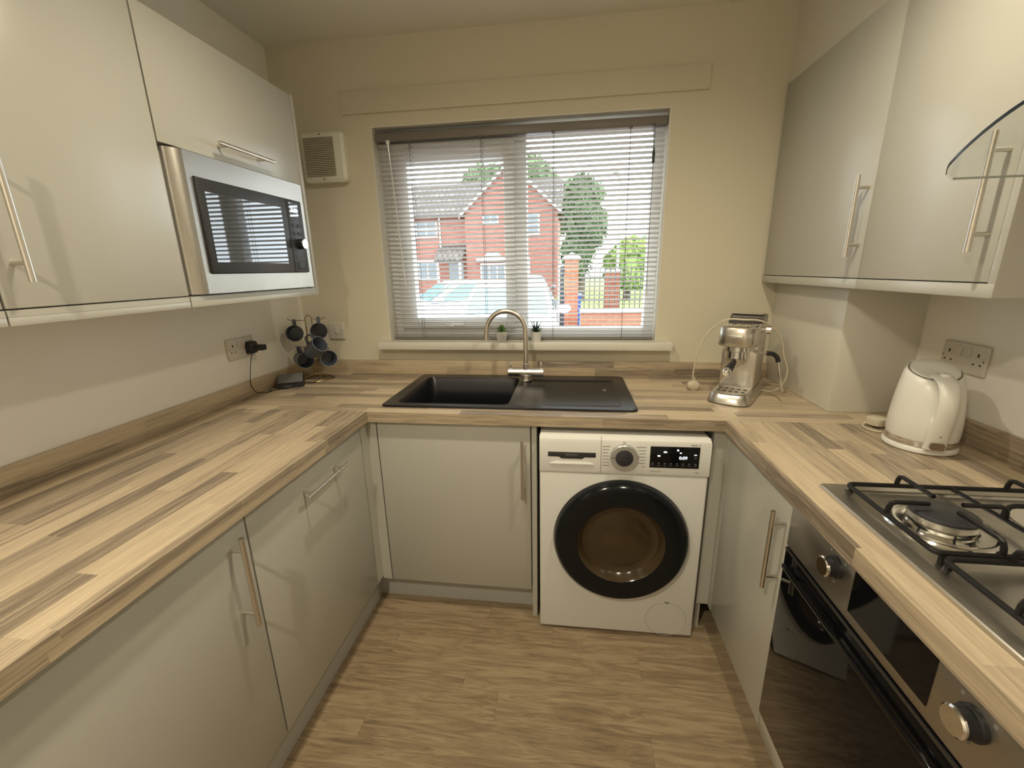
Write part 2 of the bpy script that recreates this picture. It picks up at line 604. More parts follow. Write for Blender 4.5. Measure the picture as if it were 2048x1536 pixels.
def smooth_path(pts, n=6):
    """Catmull-Rom through the points"""
    pts = [Vector(p) for p in pts]
    out = []
    for i in range(len(pts) - 1):
        p0 = pts[max(i - 1, 0)]; p1 = pts[i]; p2 = pts[i + 1]; p3 = pts[min(i + 2, len(pts) - 1)]
        for k in range(n):
            t = k / n
            out.append(0.5 * ((2 * p1) + (p2 - p0) * t + (2 * p0 - 5 * p1 + 4 * p2 - p3) * t * t + (3 * p1 - p0 - 3 * p2 + p3) * t ** 3))
    out.append(pts[-1])
    return out

# ================================================================== THE ROOM
WX0, WX1, WZ0, WZ1 = 0.4745, 1.827, 1.048, 2.086   # window opening
wt = 0.28
b = MB()
b.box(-wt, WX0, 0, wt, -0.3, CEIL + 0.2)
b.box(WX1, W + wt, 0, wt, -0.3, CEIL + 0.2)
b.box(WX0, WX1, 0, wt, -0.3, WZ0)
b.box(WX0, WX1, 0, wt, WZ1, CEIL + 0.2)
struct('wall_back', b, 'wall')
struct('wall_left', MB().box(-wt, 0, YB - wt, 0, -0.3, CEIL + 0.2), 'wall_side_lit')
struct('wall_right', MB().box(W, W + wt, YB - wt, 0, -0.3, CEIL + 0.2), 'wall_side_lit')
struct('wall_front', MB().box(0, W, YB - wt, YB, -0.3, CEIL + 0.2), 'wall_side_lit')
struct('ceiling', MB().box(0, W, YB, 0, CEIL, CEIL + 0.2), 'ceiling')
fl = struct('floor', MB().box(0, W, YB, 0, -0.3, -0.003), 'subfloor')
# floor planks: rows 0.10 m wide, joints staggered as in the photo
plank_cache = {}
def plank_mesh(L):
    k = round(L, 3)
    if k not in plank_cache:
        g = 0.0002
        plank_cache[k] = MB().box(g, L - g, -0.1 + g, -g, -0.003, 0.0, bev=0.0003, seg=1).mesh('plank', 'plank')
    return plank_cache[k]
row_joints = {-0.78: [0.74, 1.684], -0.88: [1.05, 1.99], -0.98: [0.24, 1.18, 2.12], -1.08: [0.755, 1.68], -0.68: [0.45, 1.36, 2.3]}
y = 0.02
k = 0
while y > YB + 0.02:
    j = None
    for kk, vv in row_joints.items():
        if abs(kk - y) < 0.02:
            j = vv
    if j is None:
        o0 = random.uniform(0.1, 0.9)
        j = [o0, o0 + 0.94, o0 + 1.88]
    xs = [0.0] + [q for q in j if 0.02 < q < W - 0.02] + [W]
    y1 = min(y, -0.0)
    for a, c_ in zip(xs[:-1], xs[1:]):
        if y <= 0.0:
            o = link('plank', plank_mesh(c_ - a), fl, Matrix.Translation((a, y, 0)))
    y = round(y - 0.1, 4)
    k += 1

# boards and boxing
struct('trim_1', MB().box(0.3474, 1.972, -0.011, 0.0, 2.138, 2.232, bev=0.002), 'wall')
struct('trim_2', MB().box(2.338, W, -0.53, -0.0, H + 0.0005, 1.346, bev=0.002), 'boxing')
struct('trim_3', MB().box(2.286, W, YB + 0.01, -0.0, 2.134, CEIL - 0.0005), 'boxing')

# window: frame, opening sash on the left, fixed pane on the right
win = struct_empty('window_1', (1.15, 0.13, WZ0))
FY0, FY1 = 0.095, 0.155
b = MB()
b.box(WX0, WX0 + 0.05, FY0, FY1, WZ0, WZ1, 0.004)
b.box(WX1 - 0.05, WX1, FY0, FY1, WZ0, WZ1, 0.004)
b.box(WX0 + 0.05, WX1 - 0.05, FY0, FY1, WZ1 - 0.055, WZ1, 0.004)
b.box(WX0 + 0.05, WX1 - 0.05, FY0, FY1, WZ0, WZ0 + 0.085, 0.004)
b.box(1.135, 1.195, FY0, FY1, WZ0 + 0.085, WZ1 - 0.055, 0.004)
b.build('window_frame', 'upvc', win)
b = MB()
sx0, sx1, sz0, sz1 = 0.520, 1.1355, WZ0 + 0.088, WZ1 - 0.06
yy0, yy1 = FY0 - 0.022, FY1 - 0.02
b.box(sx0, sx0 + 0.088, yy0, yy1, sz0, sz1, 0.005)
b.box(sx1 - 0.05, sx1, yy0, yy1, sz0, sz1, 0.005)
b.box(sx0 + 0.088, sx1 - 0.05, yy0, yy1, sz1 - 0.085, sz1, 0.005)
b.box(sx0 + 0.088, sx1 - 0.05, yy0, yy1, sz0, sz0 + 0.05, 0.005)
sash = b.build('sash', 'upvc', win)
MB().box(0.76, 0.86, yy0 - 0.012, yy0, sz0 + 0.008, sz0 + 0.030, 0.004).cyl((0.80, yy0 - 0.03, sz0 + 0.019), (0.80, yy0, sz0 + 0.019), 0.011).build('sash_handle', 'upvc', sash)
MB().box(sx0 + 0.08, sx1 - 0.045, 0.112, 0.118, sz0 + 0.045, sz1 - 0.08).build('pane', 'pane', win)
MB().box(1.19, WX1 - 0.045, 0.122, 0.128, WZ0 + 0.08, WZ1 - 0.05).build('pane', 'pane', win)
b = MB()   # white painted lining of the reveal
b.box(WX0, WX0 + 0.006, 0.001, FY0, WZ0 + 0.033, WZ1)
b.box(WX1 - 0.006, WX1, 0.001, FY0, WZ0 + 0.033, WZ1)
b.box(WX0 + 0.006, WX1 - 0.006, 0.001, FY0, WZ1 - 0.006, WZ1)
b.build('reveal_lining', 'gloss', win)
MB().box(0.432, 1.895, -0.06, -0.0005, 1.042, 1.080, 0.005).box(WX0 + 0.001, WX1 - 0.001, -0.001, FY0, WZ0 + 0.001, 1.080).build('window_sill', 'gloss', win)

# ================================================================== WORKTOP
wtop = thing('worktop', 'wood-effect laminate worktop running round three sides of the kitchen', 'worktop', (1.29, -0.33, H - T))
SX0, SX1, SY0, SY1 = 0.70, 1.185, -0.565, -0.115    # hole for the sink bowl
b = MB()
zt, zb = H, H - T
b.box(0, SX0, DF, 0, zb, zt)
b.box(SX1, W, DF, 0, zb, zt)
b.box(SX0, SX1, DF, SY0, zb, zt)
b.box(SX0, SX1, SY1, 0, zb, zt)
b.build('back_section', 'wood_x', wtop)
MB().box(0, LF, -2.45, DF - 0.0004, zb, zt).build('left_section', 'wood_y', wtop)
MB().box(RF, W, -2.35, DF - 0.0004, zb, zt).build('right_section', 'wood_y', wtop)
ZU = 0.978
MB().box(0.018, 2.338, -0.018, 0, H, ZU, 0.0015).build('upstand', 'wood_x', wtop)
MB().box(0, 0.018, -2.45, 0, H, ZU, 0.0015).build('upstand', 'wood_y', wtop)
MB().box(W - 0.018, W, -2.35, -0.53, H, ZU, 0.0015).build('upstand', 'wood_y', wtop)
# ================================================================== BASE UNITS
DX = 0.62      # left door front plane
DY = -0.63     # back door front plane
RX = 1.968     # right door front plane
ZD0, ZD1 = 0.135, 0.862

def panels(x0, x1, y0, y1, z0, z1, t=0.016, front=None):
    """open carcass of boards; front names the open side"""
    mb = MB()
    if front in ('+x', '-x'):
        mb.box(x0, x1, y0, y0 + t, z0, z1).box(x0, x1, y1 - t, y1, z0, z1)
        mb.box(x0, x1, y0 + t, y1 - t, z0, z0 + t)
        if front == '+x':
            mb.box(x0, x0 + 0.008, y0 + t, y1 - t, z0 + t, z1)
        else:
            mb.box(x1 - 0.008, x1, y0 + t, y1 - t, z0 + t, z1)
    else:
        mb.box(x0, x0 + t, y0, y1, z0, z1).box(x1 - t, x1, y0, y1, z0, z1)
        mb.box(x0 + t, x1 - t, y0, y1, z0, z0 + t)
        mb.box(x0 + t, x1 - t, y1 - 0.008, y1, z0 + t, z1)
    return mb

def base_left(y1, y0, label, horiz):
    t = thing('base_cabinet', label, 'cabinet', (0.3, (y0 + y1) / 2, 0.0))
    panels(0.02, DX - 0.02, y0 + 0.001, y1 - 0.001, 0.15, H - T - 0.001, front='+x').build('carcass', 'carcass', t)
    d = MB().box(DX - 0.018, DX, y0 + 0.0015, y1 - 0.0015, 0.15, 0.864, 0.0012).build('door', 'door', t)
    if horiz:
        bar_handle(d, (0.655, -1.095, 0.792), (0.655, -0.855, 0.792), (1, 0, 0), 0.035)
    return t, d
t, d = base_left(-0.688, -1.291, 'pale greige base door with a horizontal bar handle, left of the sink', True)
t, d = base_left(-1.294, -1.894, 'pale greige base cabinet nearest the camera on the left, vertical bar handle', False)
bar_handle(d, (0.655, -1.350, 0.835), (0.655, -1.350, 0.588), (1, 0, 0), 0.035)
t, d = base_left(-1.897, -2.43, 'pale greige base cabinet at the near end of the left worktop', False)
bar_handle(d, (0.655, -1.95, 0.835), (0.655, -1.95, 0.588), (1, 0, 0), 0.035)

t = thing('base_cabinet', 'pale greige sink cabinet between the left corner and the washing machine', 'cabinet', (0.96, -0.31, 0))
panels(0.662, 1.270, DY + 0.02, -0.03, 0.13, H - T - 0.001, front='-y').build('carcass', 'carcass', t)
d = MB().box(0.662, 1.268, DY, DY + 0.018, ZD0, ZD1, 0.0012).build('door', 'door', t)
bar_handle(d, (1.240, -0.664, 0.810), (1.240, -0.664, 0.572), (0, -1, 0), 0.034)

t = thing('base_cabinet', 'pale greige base cabinet between the washing machine and the oven', 'cabinet', (2.25, -0.88, 0))
panels(RX + 0.02, W - 0.02, -1.104, -0.668, 0.13, H - T - 0.001, front='-x').build('carcass', 'carcass', t)
d = MB().box(RX, RX + 0.018, -1.104, -0.668, ZD0, ZD1, 0.0012).build('door', 'door', t)
bar_handle(d, (1.933, -1.082, 0.820), (1.933, -1.082, 0.590), (-1, 0, 0), 0.035)

t = thing('base_cabinet', 'pale greige base cabinet on the near side of the oven', 'cabinet', (2.25, -2.0, 0))
panels(RX + 0.02, W - 0.02, -2.34, -1.712, 0.13, H - T - 0.001, front='-x').build('carcass', 'carcass', t)
d = MB().box(RX, RX + 0.018, -2.34, -1.712, ZD0, ZD1, 0.0012).build('door', 'door', t)
bar_handle(d, (1.933, -1.75, 0.820), (1.933, -1.75, 0.590), (-1, 0, 0), 0.035)

# plinths, corner posts, end panels
struct('trim_4', MB().box(0.555, 0.573, -2.43, -0.567, 0.0005, 0.149), 'plinth')
struct('trim_5', MB().box(0.573, 1.271, -0.567, -0.549, 0.0005, 0.134), 'plinth')
struct('trim_6', MB().box(0.602, 0.620, -0.685, DY, 0.15, 0.864).box(0.620, 0.658, DY, DY + 0.018, 0.135, 0.864), 'door')
struct('trim_7', MB().box(1.273, 1.292, DY + 0.001, -0.02, 0.0005, H - T - 0.0005), 'door')
struct('trim_8', MB().box(1.925, RX + 0.018, DY, DY + 0.018, 0.13, H - T - 0.0005).box(RX, RX + 0.018, -0.665, DY, 0.13, 0.864), 'door')
struct('trim_9', MB().box(1.930, 1.948, DY + 0.018, -0.02, 0.0005, H - T - 0.0005), 'carcass')
struct('trim_10', MB().box(2.03, 2.048, -2.34, -0.60, 0.0005, 0.128), 'plinth')

# ================================================================== WASHING MACHINE
wm = thing('washing_machine', 'white front-loading washing machine with black porthole door under the worktop', 'washing machine', (1.606, -0.680, 0), 0.0095)
def L(mb, name, mat, parent=wm, sharp=35):
    return mb.build(name, mat, parent, local=True, sharp=sharp)
L(MB().box(-0.299, 0.299, 0.022, 0.56, 0.010, 0.845, 0.006), 'body', 'white')
L(MB().box(-0.299, 0.299, 0.0, 0.0215, 0.010, 0.7035, 0.007, 3), 'front_panel', 'white')
pan = L(MB().prism([(0.0215, 0.7065), (-0.002, 0.7065), (-0.004, 0.715), (-0.004, 0.826), (0.0, 0.836), (0.0215, 0.845)], 'x', -0.077, 0.299), 'control_panel', 'white')
drw = L(MB().prism([(0.0215, 0.7065), (-0.002, 0.7065), (-0.004, 0.715), (-0.004, 0.826), (0.0, 0.836), (0.0215, 0.845)], 'x', -0.299, -0.0785), 'detergent_drawer', 'white')
L(MB().box(-0.268, -0.096, -0.0047, -0.003, 0.768, 0.787, 0.0008).prism([(-0.228, 0.768), (-0.136, 0.768), (-0.145, 0.7615), (-0.219, 0.7615)], 'y', -0.0047, -0.003), 'drawer_handle', 'charcoal', drw)
L(MB().loft([[(-0.262, -0.0042, 0.742), (-0.102, -0.0042, 0.742), (-0.13, -0.0042, 0.752), (-0.235, -0.0042, 0.752)], [(-0.258, -0.009, 0.7425), (-0.106, -0.009, 0.7425), (-0.13, -0.0045, 0.752), (-0.235, -0.0045, 0.752)]]), 'drawer_lip', 'white', drw)
mt = WM[wm]
text('BOSCH', 0.013, mt @ frame((-0.182, -0.0048, 0.7765), (1, 0, 0), (0, 0, 1)), 'ink', drw)
dial = L(MB().lathe([(0.048, -0.0042), (0.048, -0.018), (0.045, -0.022), (0.031, -0.022), (0.031, -0.0042)], (0.002, 0, 0.777), 'y', 40), 'dial', 'dialgrey', pan)
L(MB().lathe([(0.0305, -0.005), (0.0305, -0.0235), (0.028, -0.0245)], (0.002, 0, 0.777), 'y', 32), 'dial_cap', 'charcoal', pan)
L(MB().box(-0.046, -0.031, -0.0226, -0.0215, 0.7765, 0.7775), 'dial_mark', 'black', pan)
L(MB().box(0.093, 0.261, -0.0050, -0.003, 0.738, 0.819, 0.0006), 'display', 'blackglass', pan)
text('0:09', 0.0165, mt @ frame((0.206, -0.0051, 0.777), (1, 0, 0), (0, 0, 1)), 'led', pan, 'display_digits', 0.0003)
b = MB()
for x, z, w, h in ((0.144, 0.7985, 0.011, 0.005), (0.123, 0.7835, 0.009, 0.005), (0.1865, 0.8065, 0.006, 0.006), (0.1965, 0.7965, 0.006, 0.004), (0.2465, 0.7905, 0.009, 0.0025)):
    b.box(x - w / 2, x + w / 2, -0.0054, -0.0049, z - h / 2, z + h / 2)
L(b, 'display_icons', 'led', pan)
b = MB()
for i in range(8):
    x = 0.103 + i * 0.0208
    b.box(x - 0.0028, x + 0.0028, -0.0054, -0.0049, 0.7525, 0.757)
    b.box(x - 0.006, x + 0.006, -0.0054, -0.0049, 0.7465, 0.748)
for z in (0.785, 0.780, 0.7755):
    b.box(0.242, 0.252, -0.0054, -0.0049, z - 0.0006, z + 0.0006)
L(b, 'display_buttons', 'leddim', pan)
b = MB()
for i in range(7):
    z = 0.8135 - i * 0.0122
    w = (0.028, 0.023, 0.021, 0.024, 0.026, 0.024, 0.026)[i]
    b.box(-0.073, -0.073 + w, -0.0046, -0.003, z - 0.0009, z + 0.0009)
    w = (0.034, 0.027, 0.022, 0.032, 0.018, 0.026, 0.012)[i]
    b.box(0.078 - w, 0.078, -0.0046, -0.003, z - 0.0009, z + 0.0009)
b.box(-0.002, 0.006, -0.0046, -0.003, 0.8285, 0.8305)
L(b, 'programme_marks', 'ink', pan)
text('Serie | 6', 0.0095, mt @ frame((0.262, -0.0042, 0.8265), (1, 0, 0), (0, 0, 1)), 'ink', pan, ax='RIGHT')
text('EcoSilence Drive', 0.0055, mt @ frame((0.096, -0.0042, 0.7235), (1, 0, 0), (0, 0, 1)), 'ink', pan, ax='LEFT')
text('9 kg', 0.0085, mt @ frame((0.262, -0.0042, 0.7235), (1, 0, 0), (0, 0, 1)), 'ink', pan, ax='RIGHT')
DCX, DCZ = 0.003, 0.434
wd = L(MB().lathe([(0.247, 0.001), (0.247, -0.012), (0.243, -0.030), (0.232, -0.041), (0.215, -0.044), (0.160, -0.040), (0.158, -0.036), (0.158, 0.001)], (DCX, 0, DCZ), 'y', 72, False, False), 'porthole_door', 'doorblack')
L(MB().lathe([(0.1605, -0.0398), (0.156, -0.036), (0.140, -0.010), (0.122, -0.003), (0.112, -0.005), (0.06, -0.012), (0.02, -0.016), (0.0, -0.0165)], (DCX, 0, DCZ), 'y', 56, False, False), 'porthole_bowl', 'drum', wd)
L(MB().lathe([(0.249, 0.0), (0.249, -0.006), (0.2455, -0.0065), (0.2455, 0.0)], (DCX, 0, DCZ), 'y', 72, False, False), 'door_surround', 'charcoal', wd)
cv = L(MB().tube(arc((0.195, -0.0006, 0.085), 0.077, 0, 2 * PI, 48)[:-1], 0.0009, 6, closed=True), 'filter_cover', 'plinth')
L(MB().box(0.187, 0.203, -0.0016, 0.0, 0.160, 0.166, 0.0005), 'filter_latch', 'ink', cv)
for fx_ in (-0.26, 0.26):
    for fy_ in (0.07, 0.50):
        L(MB().lathe([(0.02, 0.0), (0.02, 0.008), (0.012, 0.011)], (fx_, fy_, 0), 'z', 14), 'foot', 'black')

# ================================================================== OVEN + HOB
ov = thing('built_in_oven', 'black glass built-in oven with steel control panel under the hob', 'oven', (2.25, -1.405, 0.13))
OY0, OY1 = -1.704, -1.108
MB().box(RX + 0.02, W - 0.03, OY0 + 0.02, OY1 - 0.02, 0.19, H - T - 0.002).build('body', 'charcoal', ov)
cp = MB().box(1.962, 1.987, OY0, OY1, 0.744, 0.866, 0.002).build('control_panel', 'steel_y', ov)
MB().box(1.9605, 1.963, -1.545, -1.352, 0.766, 0.862).build('display', 'blackglass', cp)
for yk, zk in ((-1.297, 0.824), (-1.612, 0.822)):
    kn = MB().lathe([(0.0235, 0.0), (0.0235, -0.006), (0.021, -0.008), (0.0195, -0.024)], (1.962, yk, zk), 'x', 28).build('knob', 'black', cp)
    MB().lathe([(0.0205, -0.023), (0.021, -0.026), (0.0185, -0.0285), (0.0, -0.0285)], (1.962, yk, zk), 'x', 28, cap1=False).build('knob_cap', 'chrome', kn)
    b = MB()
    for a in (PI * 0.5, PI * 0.25, PI * 0.75, PI * 1.5):
        b.box(1.9612, 1.9622, yk + 0.034 * math.cos(a) - 0.0025, yk + 0.034 * math.cos(a) + 0.0025, zk + 0.034 * math.sin(a) - 0.0025, zk + 0.034 * math.sin(a) + 0.0025)
    b.build('knob_marks', 'ink', cp)
od = MB().box(1.962, 1.987, OY0, OY1, 0.197, 0.7385, 0.002).build('oven_door', 'blackglass', ov)
hb = MB().box(1.946, 1.953, OY0 + 0.022, OY1 - 0.022, 0.692, 0.704, 0.002)
for yk in (OY0 + 0.05, OY1 - 0.05):
    hb.box(1.950, 1.964, yk - 0.020, yk + 0.020, 0.693, 0.703)
hb.build('handle', 'blackglass', od)
MB().box(1.9605, 1.963, OY0 + 0.001, OY1 - 0.001, 0.731, 0.7375).build('trim_strip', 'darkmetal', od)
MB().box(RX, RX + 0.018, OY0, OY1, 0.130, 0.193, 0.001).build('lower_panel', 'door', ov)
MB().box(RX + 0.018, RX + 0.03, OY0 + 0.001, OY1 - 0.001, 0.130, 0.196).build('lower_rail', 'carcass', ov)

hob = thing('gas_hob', 'stainless steel gas hob with black pan supports set in the right worktop', 'hob', (2.265, -1.40, H))
HX0, HX1, HY0, HY1 = 2.010, 2.520, -1.690, -1.108
b = MB()
b.loft([rrect(HX0, HX1, HY0, HY1, 0.008, H + 0.0003), rrect(HX0 + 0.0008, HX1 - 0.0008, HY0 + 0.0008, HY1 - 0.0008, 0.008, H + 0.006), rrect(HX0 + 0.003, HX1 - 0.003, HY0 + 0.003, HY1 - 0.003, 0.008, H + 0.008),
        rrect(HX0 + 0.03, HX1 - 0.03, HY0 + 0.03, HY1 - 0.03, 0.012, H + 0.008), rrect(HX0 + 0.036, HX1 - 0.036, HY0 + 0.036, HY1 - 0.036, 0.012, H + 0.003)])
b.build('plate', 'steel_x', hob)
burners = [(2.155, -1.268, 0.052), (2.375, -1.262, 0.040), (2.155, -1.535, 0.034), (2.375, -1.535, 0.044)]
for bx, by, br in burners:
    bu = MB().lathe([(br + 0.040, H + 0.003), (br + 0.037, H + 0.0075), (br + 0.028, H + 0.009), (br + 0.020, H + 0.0065), (br + 0.004, H + 0.008), (br + 0.002, H + 0.013), (0.0, H + 0.013)], (bx, by, 0), 'z', 40, False, False).build('burner_ring', 'chrome', hob)
    MB().lathe([(br - 0.008, H + 0.012), (br - 0.008, H + 0.017), (br + 0.002, H + 0.018), (br + 0.003, H + 0.030), (0, H + 0.030)], (bx, by, 0), 'z', 40, False, False).build('burner_crown', 'steel', bu)
    MB().lathe([(br + 0.0015, H + 0.0302), (br + 0.0015, H + 0.0345), (br - 0.004, H + 0.037), (0, H + 0.0375)], (bx, by, 0), 'z', 40, True, False).build('burner_cap', 'charcoal', bu)
def grid(gx0, gx1, gy0, gy1, bl):
    mb = MB()
    zf = H + 0.024
    mb.tube([Vector(p) for p in rrect(gx0, gx1, gy0, gy1, 0.014, zf, 4)], 0.0052, 8, closed=True)
    zt_ = H + 0.052
    for x, y in ((gx0 + 0.012, gy0), (gx1 - 0.012, gy0), (gx0 + 0.012, gy1), (gx1 - 0.012, gy1)):
        mb.cyl((x, y, zf), (x, y, H + 0.0032), 0.0052, seg=8)
    cx = (gx0 + gx1) / 2
    mb.tube([(cx, gy0, zf), (cx, gy1, zf)], 0.0048, 8)
    for bx, by, br in bl:
        ex = gx0 if bx < cx else gx1
        for sx, sy, tx, ty in ((bx, gy1, bx, by + 0.03), (bx, gy0, bx, by - 0.03), (ex, by, bx + (0.03 if ex > bx else -0.03), by), (cx, by, bx + (0.03 if cx > bx else -0.03), by)):
            dx, dy = tx - sx, ty - sy
            l = math.hypot(dx, dy)
            ux, uy = dx / l, dy / l
            mb.tube([(sx, sy, zf), (sx + ux * 0.002, sy + uy * 0.002, zt_ - 0.012), (sx + ux * 0.006, sy + uy * 0.006, zt_ - 0.003), (sx + ux * 0.014, sy + uy * 0.014, zt_), (tx, ty, zt_)], 0.0048, 8)
    return mb
grid(2.052, 2.478, -1.392, -1.140, burners[:2]).build('pan_support', 'iron', hob)
grid(2.052, 2.478, -1.660, -1.408, burners[2:]).build('pan_support', 'iron', hob)

# ================================================================== WALL UNITS, LEFT
LX = 0.350
ZL0, ZL1 = 1.376, 2.083
wc = thing('wall_cabinet', 'left wall cabinet with lift-up door over the built-in microwave', 'cabinet', (0.17, -0.72, 1.343))
MB().box(0.001, LX - 0.02, -1.033, -1.017, ZL0, ZL1 - 0.002).box(0.001, LX - 0.02, -0.437, -0.421, ZL0, ZL1 - 0.002).box(0.001, LX - 0.02, -1.017, -0.437, 1.764, 1.780).box(0.001, LX - 0.02, -1.017, -0.437, ZL1 - 0.018, ZL1 - 0.002).box(0.001, LX - 0.02, -1.017, -0.437, ZL0 - 0.016, ZL0).build('carcass', 'carcass', wc)
d = MB().box(LX - 0.018, LX, -1.0325, -0.4215, 1.7675, ZL1, 0.0012).build('door', 'door', wc)
bar_handle(d, (0.385, -0.862, 1.806), (0.385, -0.620, 1.806), (1, 0, 0), 0.035)
MB().box(0.001, LX + 0.003, -0.4165, -0.401, 1.343, ZL1 + 0.002, 0.001).build('end_panel', 'door', wc)
MB().box(LX - 0.02, LX, -1.0325, -0.418, 1.343, ZL0 - 0.0165, 0.001).box(LX - 0.04, LX, -1.0325, -0.418, ZL0 - 0.0165, ZL0 - 0.003).build('light_rail', 'door', wc)

def wall_left(y1, y0, label, hy):
    t = thing('wall_cabinet', label, 'cabinet', (0.17, (y0 + y1) / 2, 1.343))
    MB().box(0.001, LX - 0.02, y0, y1, ZL0 - 0.016, ZL1 - 0.002).build('carcass', 'carcass', t)
    d = MB().box(LX - 0.018, LX, y0 + 0.001, y1 - 0.001, ZL0, ZL1, 0.0012).build('door', 'door', t)
    MB().box(LX - 0.02, LX, y0, y1, 1.343, ZL0 - 0.0165, 0.001).box(LX - 0.04, LX, y0, y1, ZL0 - 0.0162, ZL0 - 0.003).build('light_rail', 'door', t)
    if hy:
        bar_handle(d, (0.385, hy, 1.665), (0.385, hy, 1.425), (1, 0, 0), 0.035)
wall_left(-1.0365, -1.443, 'left wall cabinet with vertical bar handle, beside the microwave', -1.412)
wall_left(-1.4465, -1.95, 'left wall cabinet at the very edge of the picture', None)

# microwave
mw = thing('microwave', 'built-in microwave with stainless frame and black door under the lift-up cabinet', 'microwave', (0.19, -0.71, 1.377))
MX = 0.362
MY0, MY1, MZ0, MZ1 = -0.978, -0.443, 1.378, 1.7625
MB().box(0.03, LX - 0.03, -0.97, -0.46, 1.385, 1.755).build('body', 'darkmetal', mw)
IY0, IY1, IZ0, IZ1 = -0.957, -0.472, 1.434, 1.700
b = MB()   # front frame ring
o_ = [(MX, MY0, MZ0), (MX, MY1, MZ0), (MX, MY1, MZ1), (MX, MY0, MZ1)]
i_ = [(MX, IY0, IZ0), (MX, IY1, IZ0), (MX, IY1, IZ1), (MX, IY0, IZ1)]
ob = [(MX - 0.02, p[1], p[2]) for p in o_]
ib = [(MX - 0.02, p[1], p[2]) for p in i_]
b.loft([ob, o_, i_, ib], ring=True)
b.build('frame', 'steel_y', mw)
# curved side flange of the frame, bending back towards the neighbouring door
cur = []
for i in range(9):
    s = i / 8
    cur.append((MX - 0.0004 - 0.030 * (1 - math.cos(s * PI / 2)) ** 0.8, MY0 - 0.0002 - 0.042 * math.sin(s * PI / 2)))
b = MB()
lp = [[(x, y, MZ0), (x, y, MZ1 - 0.001)] for x, y in cur]
lp2 = [[(x - 0.004, y + 0.002, MZ0), (x - 0.004, y + 0.002, MZ1 - 0.001)] for x, y in cur]
b.loft(lp + lp2[::-1], closed=False, cap0=False, cap1=False)
b.build('side_flange', 'steel', mw, sharp=60)
dr = MB().box(MX - 0.018, MX + 0.010, IY0 + 0.002, -0.5665, IZ0 + 0.002, IZ1 - 0.002, 0.003).build('door', 'charcoal', mw)
MB().box(MX + 0.0085, MX + 0.0112, -0.937, -0.602, 1.468, 1.662).build('door_window', 'mwglass', dr)
cpn = MB().box(MX - 0.018, MX + 0.010, -0.5645, IY1 - 0.002, IZ0 + 0.002, IZ1 - 0.002, 0.003).build('control_panel', 'charcoal', mw)
MB().box(MX + 0.0085, MX + 0.0108, -0.5535, -0.500, 1.636, 1.686).build('display', 'mwglass', cpn)
text('0:00', 0.024, frame((MX + 0.0110, -0.524, 1.660), (0, 1, 0), (0, 0, 1)), 'led', cpn, 'display_digits', 0.0002)
for yk in (-0.551, -0.519):
    for zk in (1.600, 1.572):
        MB().box(MX + 0.009, MX + 0.0115, yk, yk + 0.026, zk, zk + 0.012, 0.001).build('button', 'black', cpn)
MB().lathe([(0.019, 0.0), (0.019, 0.022), (0.0175, 0.024)], (MX + 0.010, -0.523, 1.540), 'x', 28).build('knob', 'black', cpn)
MB().lathe([(0.0172, 0.0), (0.0172, 0.003), (0.0, 0.0034)], (MX + 0.034, -0.523, 1.540), 'x', 28, True, False).build('knob_cap', 'chrome', cpn)
MB().box(MX + 0.009, MX + 0.0112, -0.548, -0.494, 1.492, 1.4945).build('button', 'black', cpn)
MB().box(MX + 0.009, MX + 0.0116, -0.546, -0.494, 1.447, 1.474, 0.0012).build('button', 'black', cpn)

# ================================================================== WALL UNITS, RIGHT
GX = 2.272
ZR0, ZR1 = 1.384, 2.131
def wall_right(y1, y0, label, hy, end):
    t = thing('wall_cabinet', label, 'cabinet', (2.43, (y0 + y1) / 2, 1.347))
    MB().box(GX + 0.02, W - 0.001, y0, y1, ZR0 - 0.014, ZR1 + 0.001).build('carcass', 'carcass', t)
    d = MB().box(GX, GX + 0.018, y0 + 0.0015, y1 - 0.0015, ZR0, ZR1, 0.0012).build('door', 'door', t)
    ye = y0 - (0.018 if end else 0)
    MB().box(GX - 0.002, GX + 0.018, ye + 0.0002, y1, 1.352, ZR0 - 0.003, 0.001).build('light_rail', 'door', t)
    if end:
        MB().box(GX - 0.0015, W - 0.001, y0 - 0.018, y0 - 0.0005, 1.352, ZR1 + 0.001, 0.001).build('end_panel', 'door', t)
    bar_handle(d, (2.238, hy, 1.676), (2.238, hy, 1.446), (-1, 0, 0), 0.034)
wall_right(-0.012, -0.672, 'right wall cabinet next to the window wall, over the coffee machine', -0.650, False)
wall_right(-0.6745, -1.094, 'right wall cabinet partly behind the cooker hood glass', -1.068, True)

# cooker hood: arched glass canopy on a steel body
hd = thing('cooker_hood', 'cooker hood with arched clear glass canopy over the gas hob', 'cooker hood', (2.4, -1.415, 1.6))
HC = -1.415
def hz(yv):
    return 1.682 - 0.102 * abs((yv - HC) / 0.295) ** 2.6
n = 28
top = []; bot = []
outl = []   # plan outline of the front edge with rounded corners
ys = [HC - 0.295 + 0.59 * i / n for i in range(n + 1)]
def fx(yv):
    e_ = 0.295 - abs(yv - HC)
    r = 0.035
    return 2.112 + (r - math.sqrt(max(r * r - (r - e_) ** 2, 0)) if e_ < r else 0)
ys = sorted(set([round(v, 4) for v in ys] + [round(HC + s * (0.295 - q), 4) for s in (-1, 1) for q in (0.0005, 0.002, 0.005, 0.01, 0.018, 0.026)]))
xr = W - 0.002
b = MB()
th = 0.006
lpA = [[(fx(v), v, hz(v)), (xr, v, hz(v))] for v in ys]
lpB = [[(fx(v), v, hz(v) + th), (xr, v, hz(v) + th)] for v in ys]
b.loft(lpA, closed=False, cap0=False, cap1=False)
b.loft(lpB, closed=False, cap0=False, cap1=False)
b.build('glass_canopy', 'hood_glass', hd, sharp=70)
b = MB()
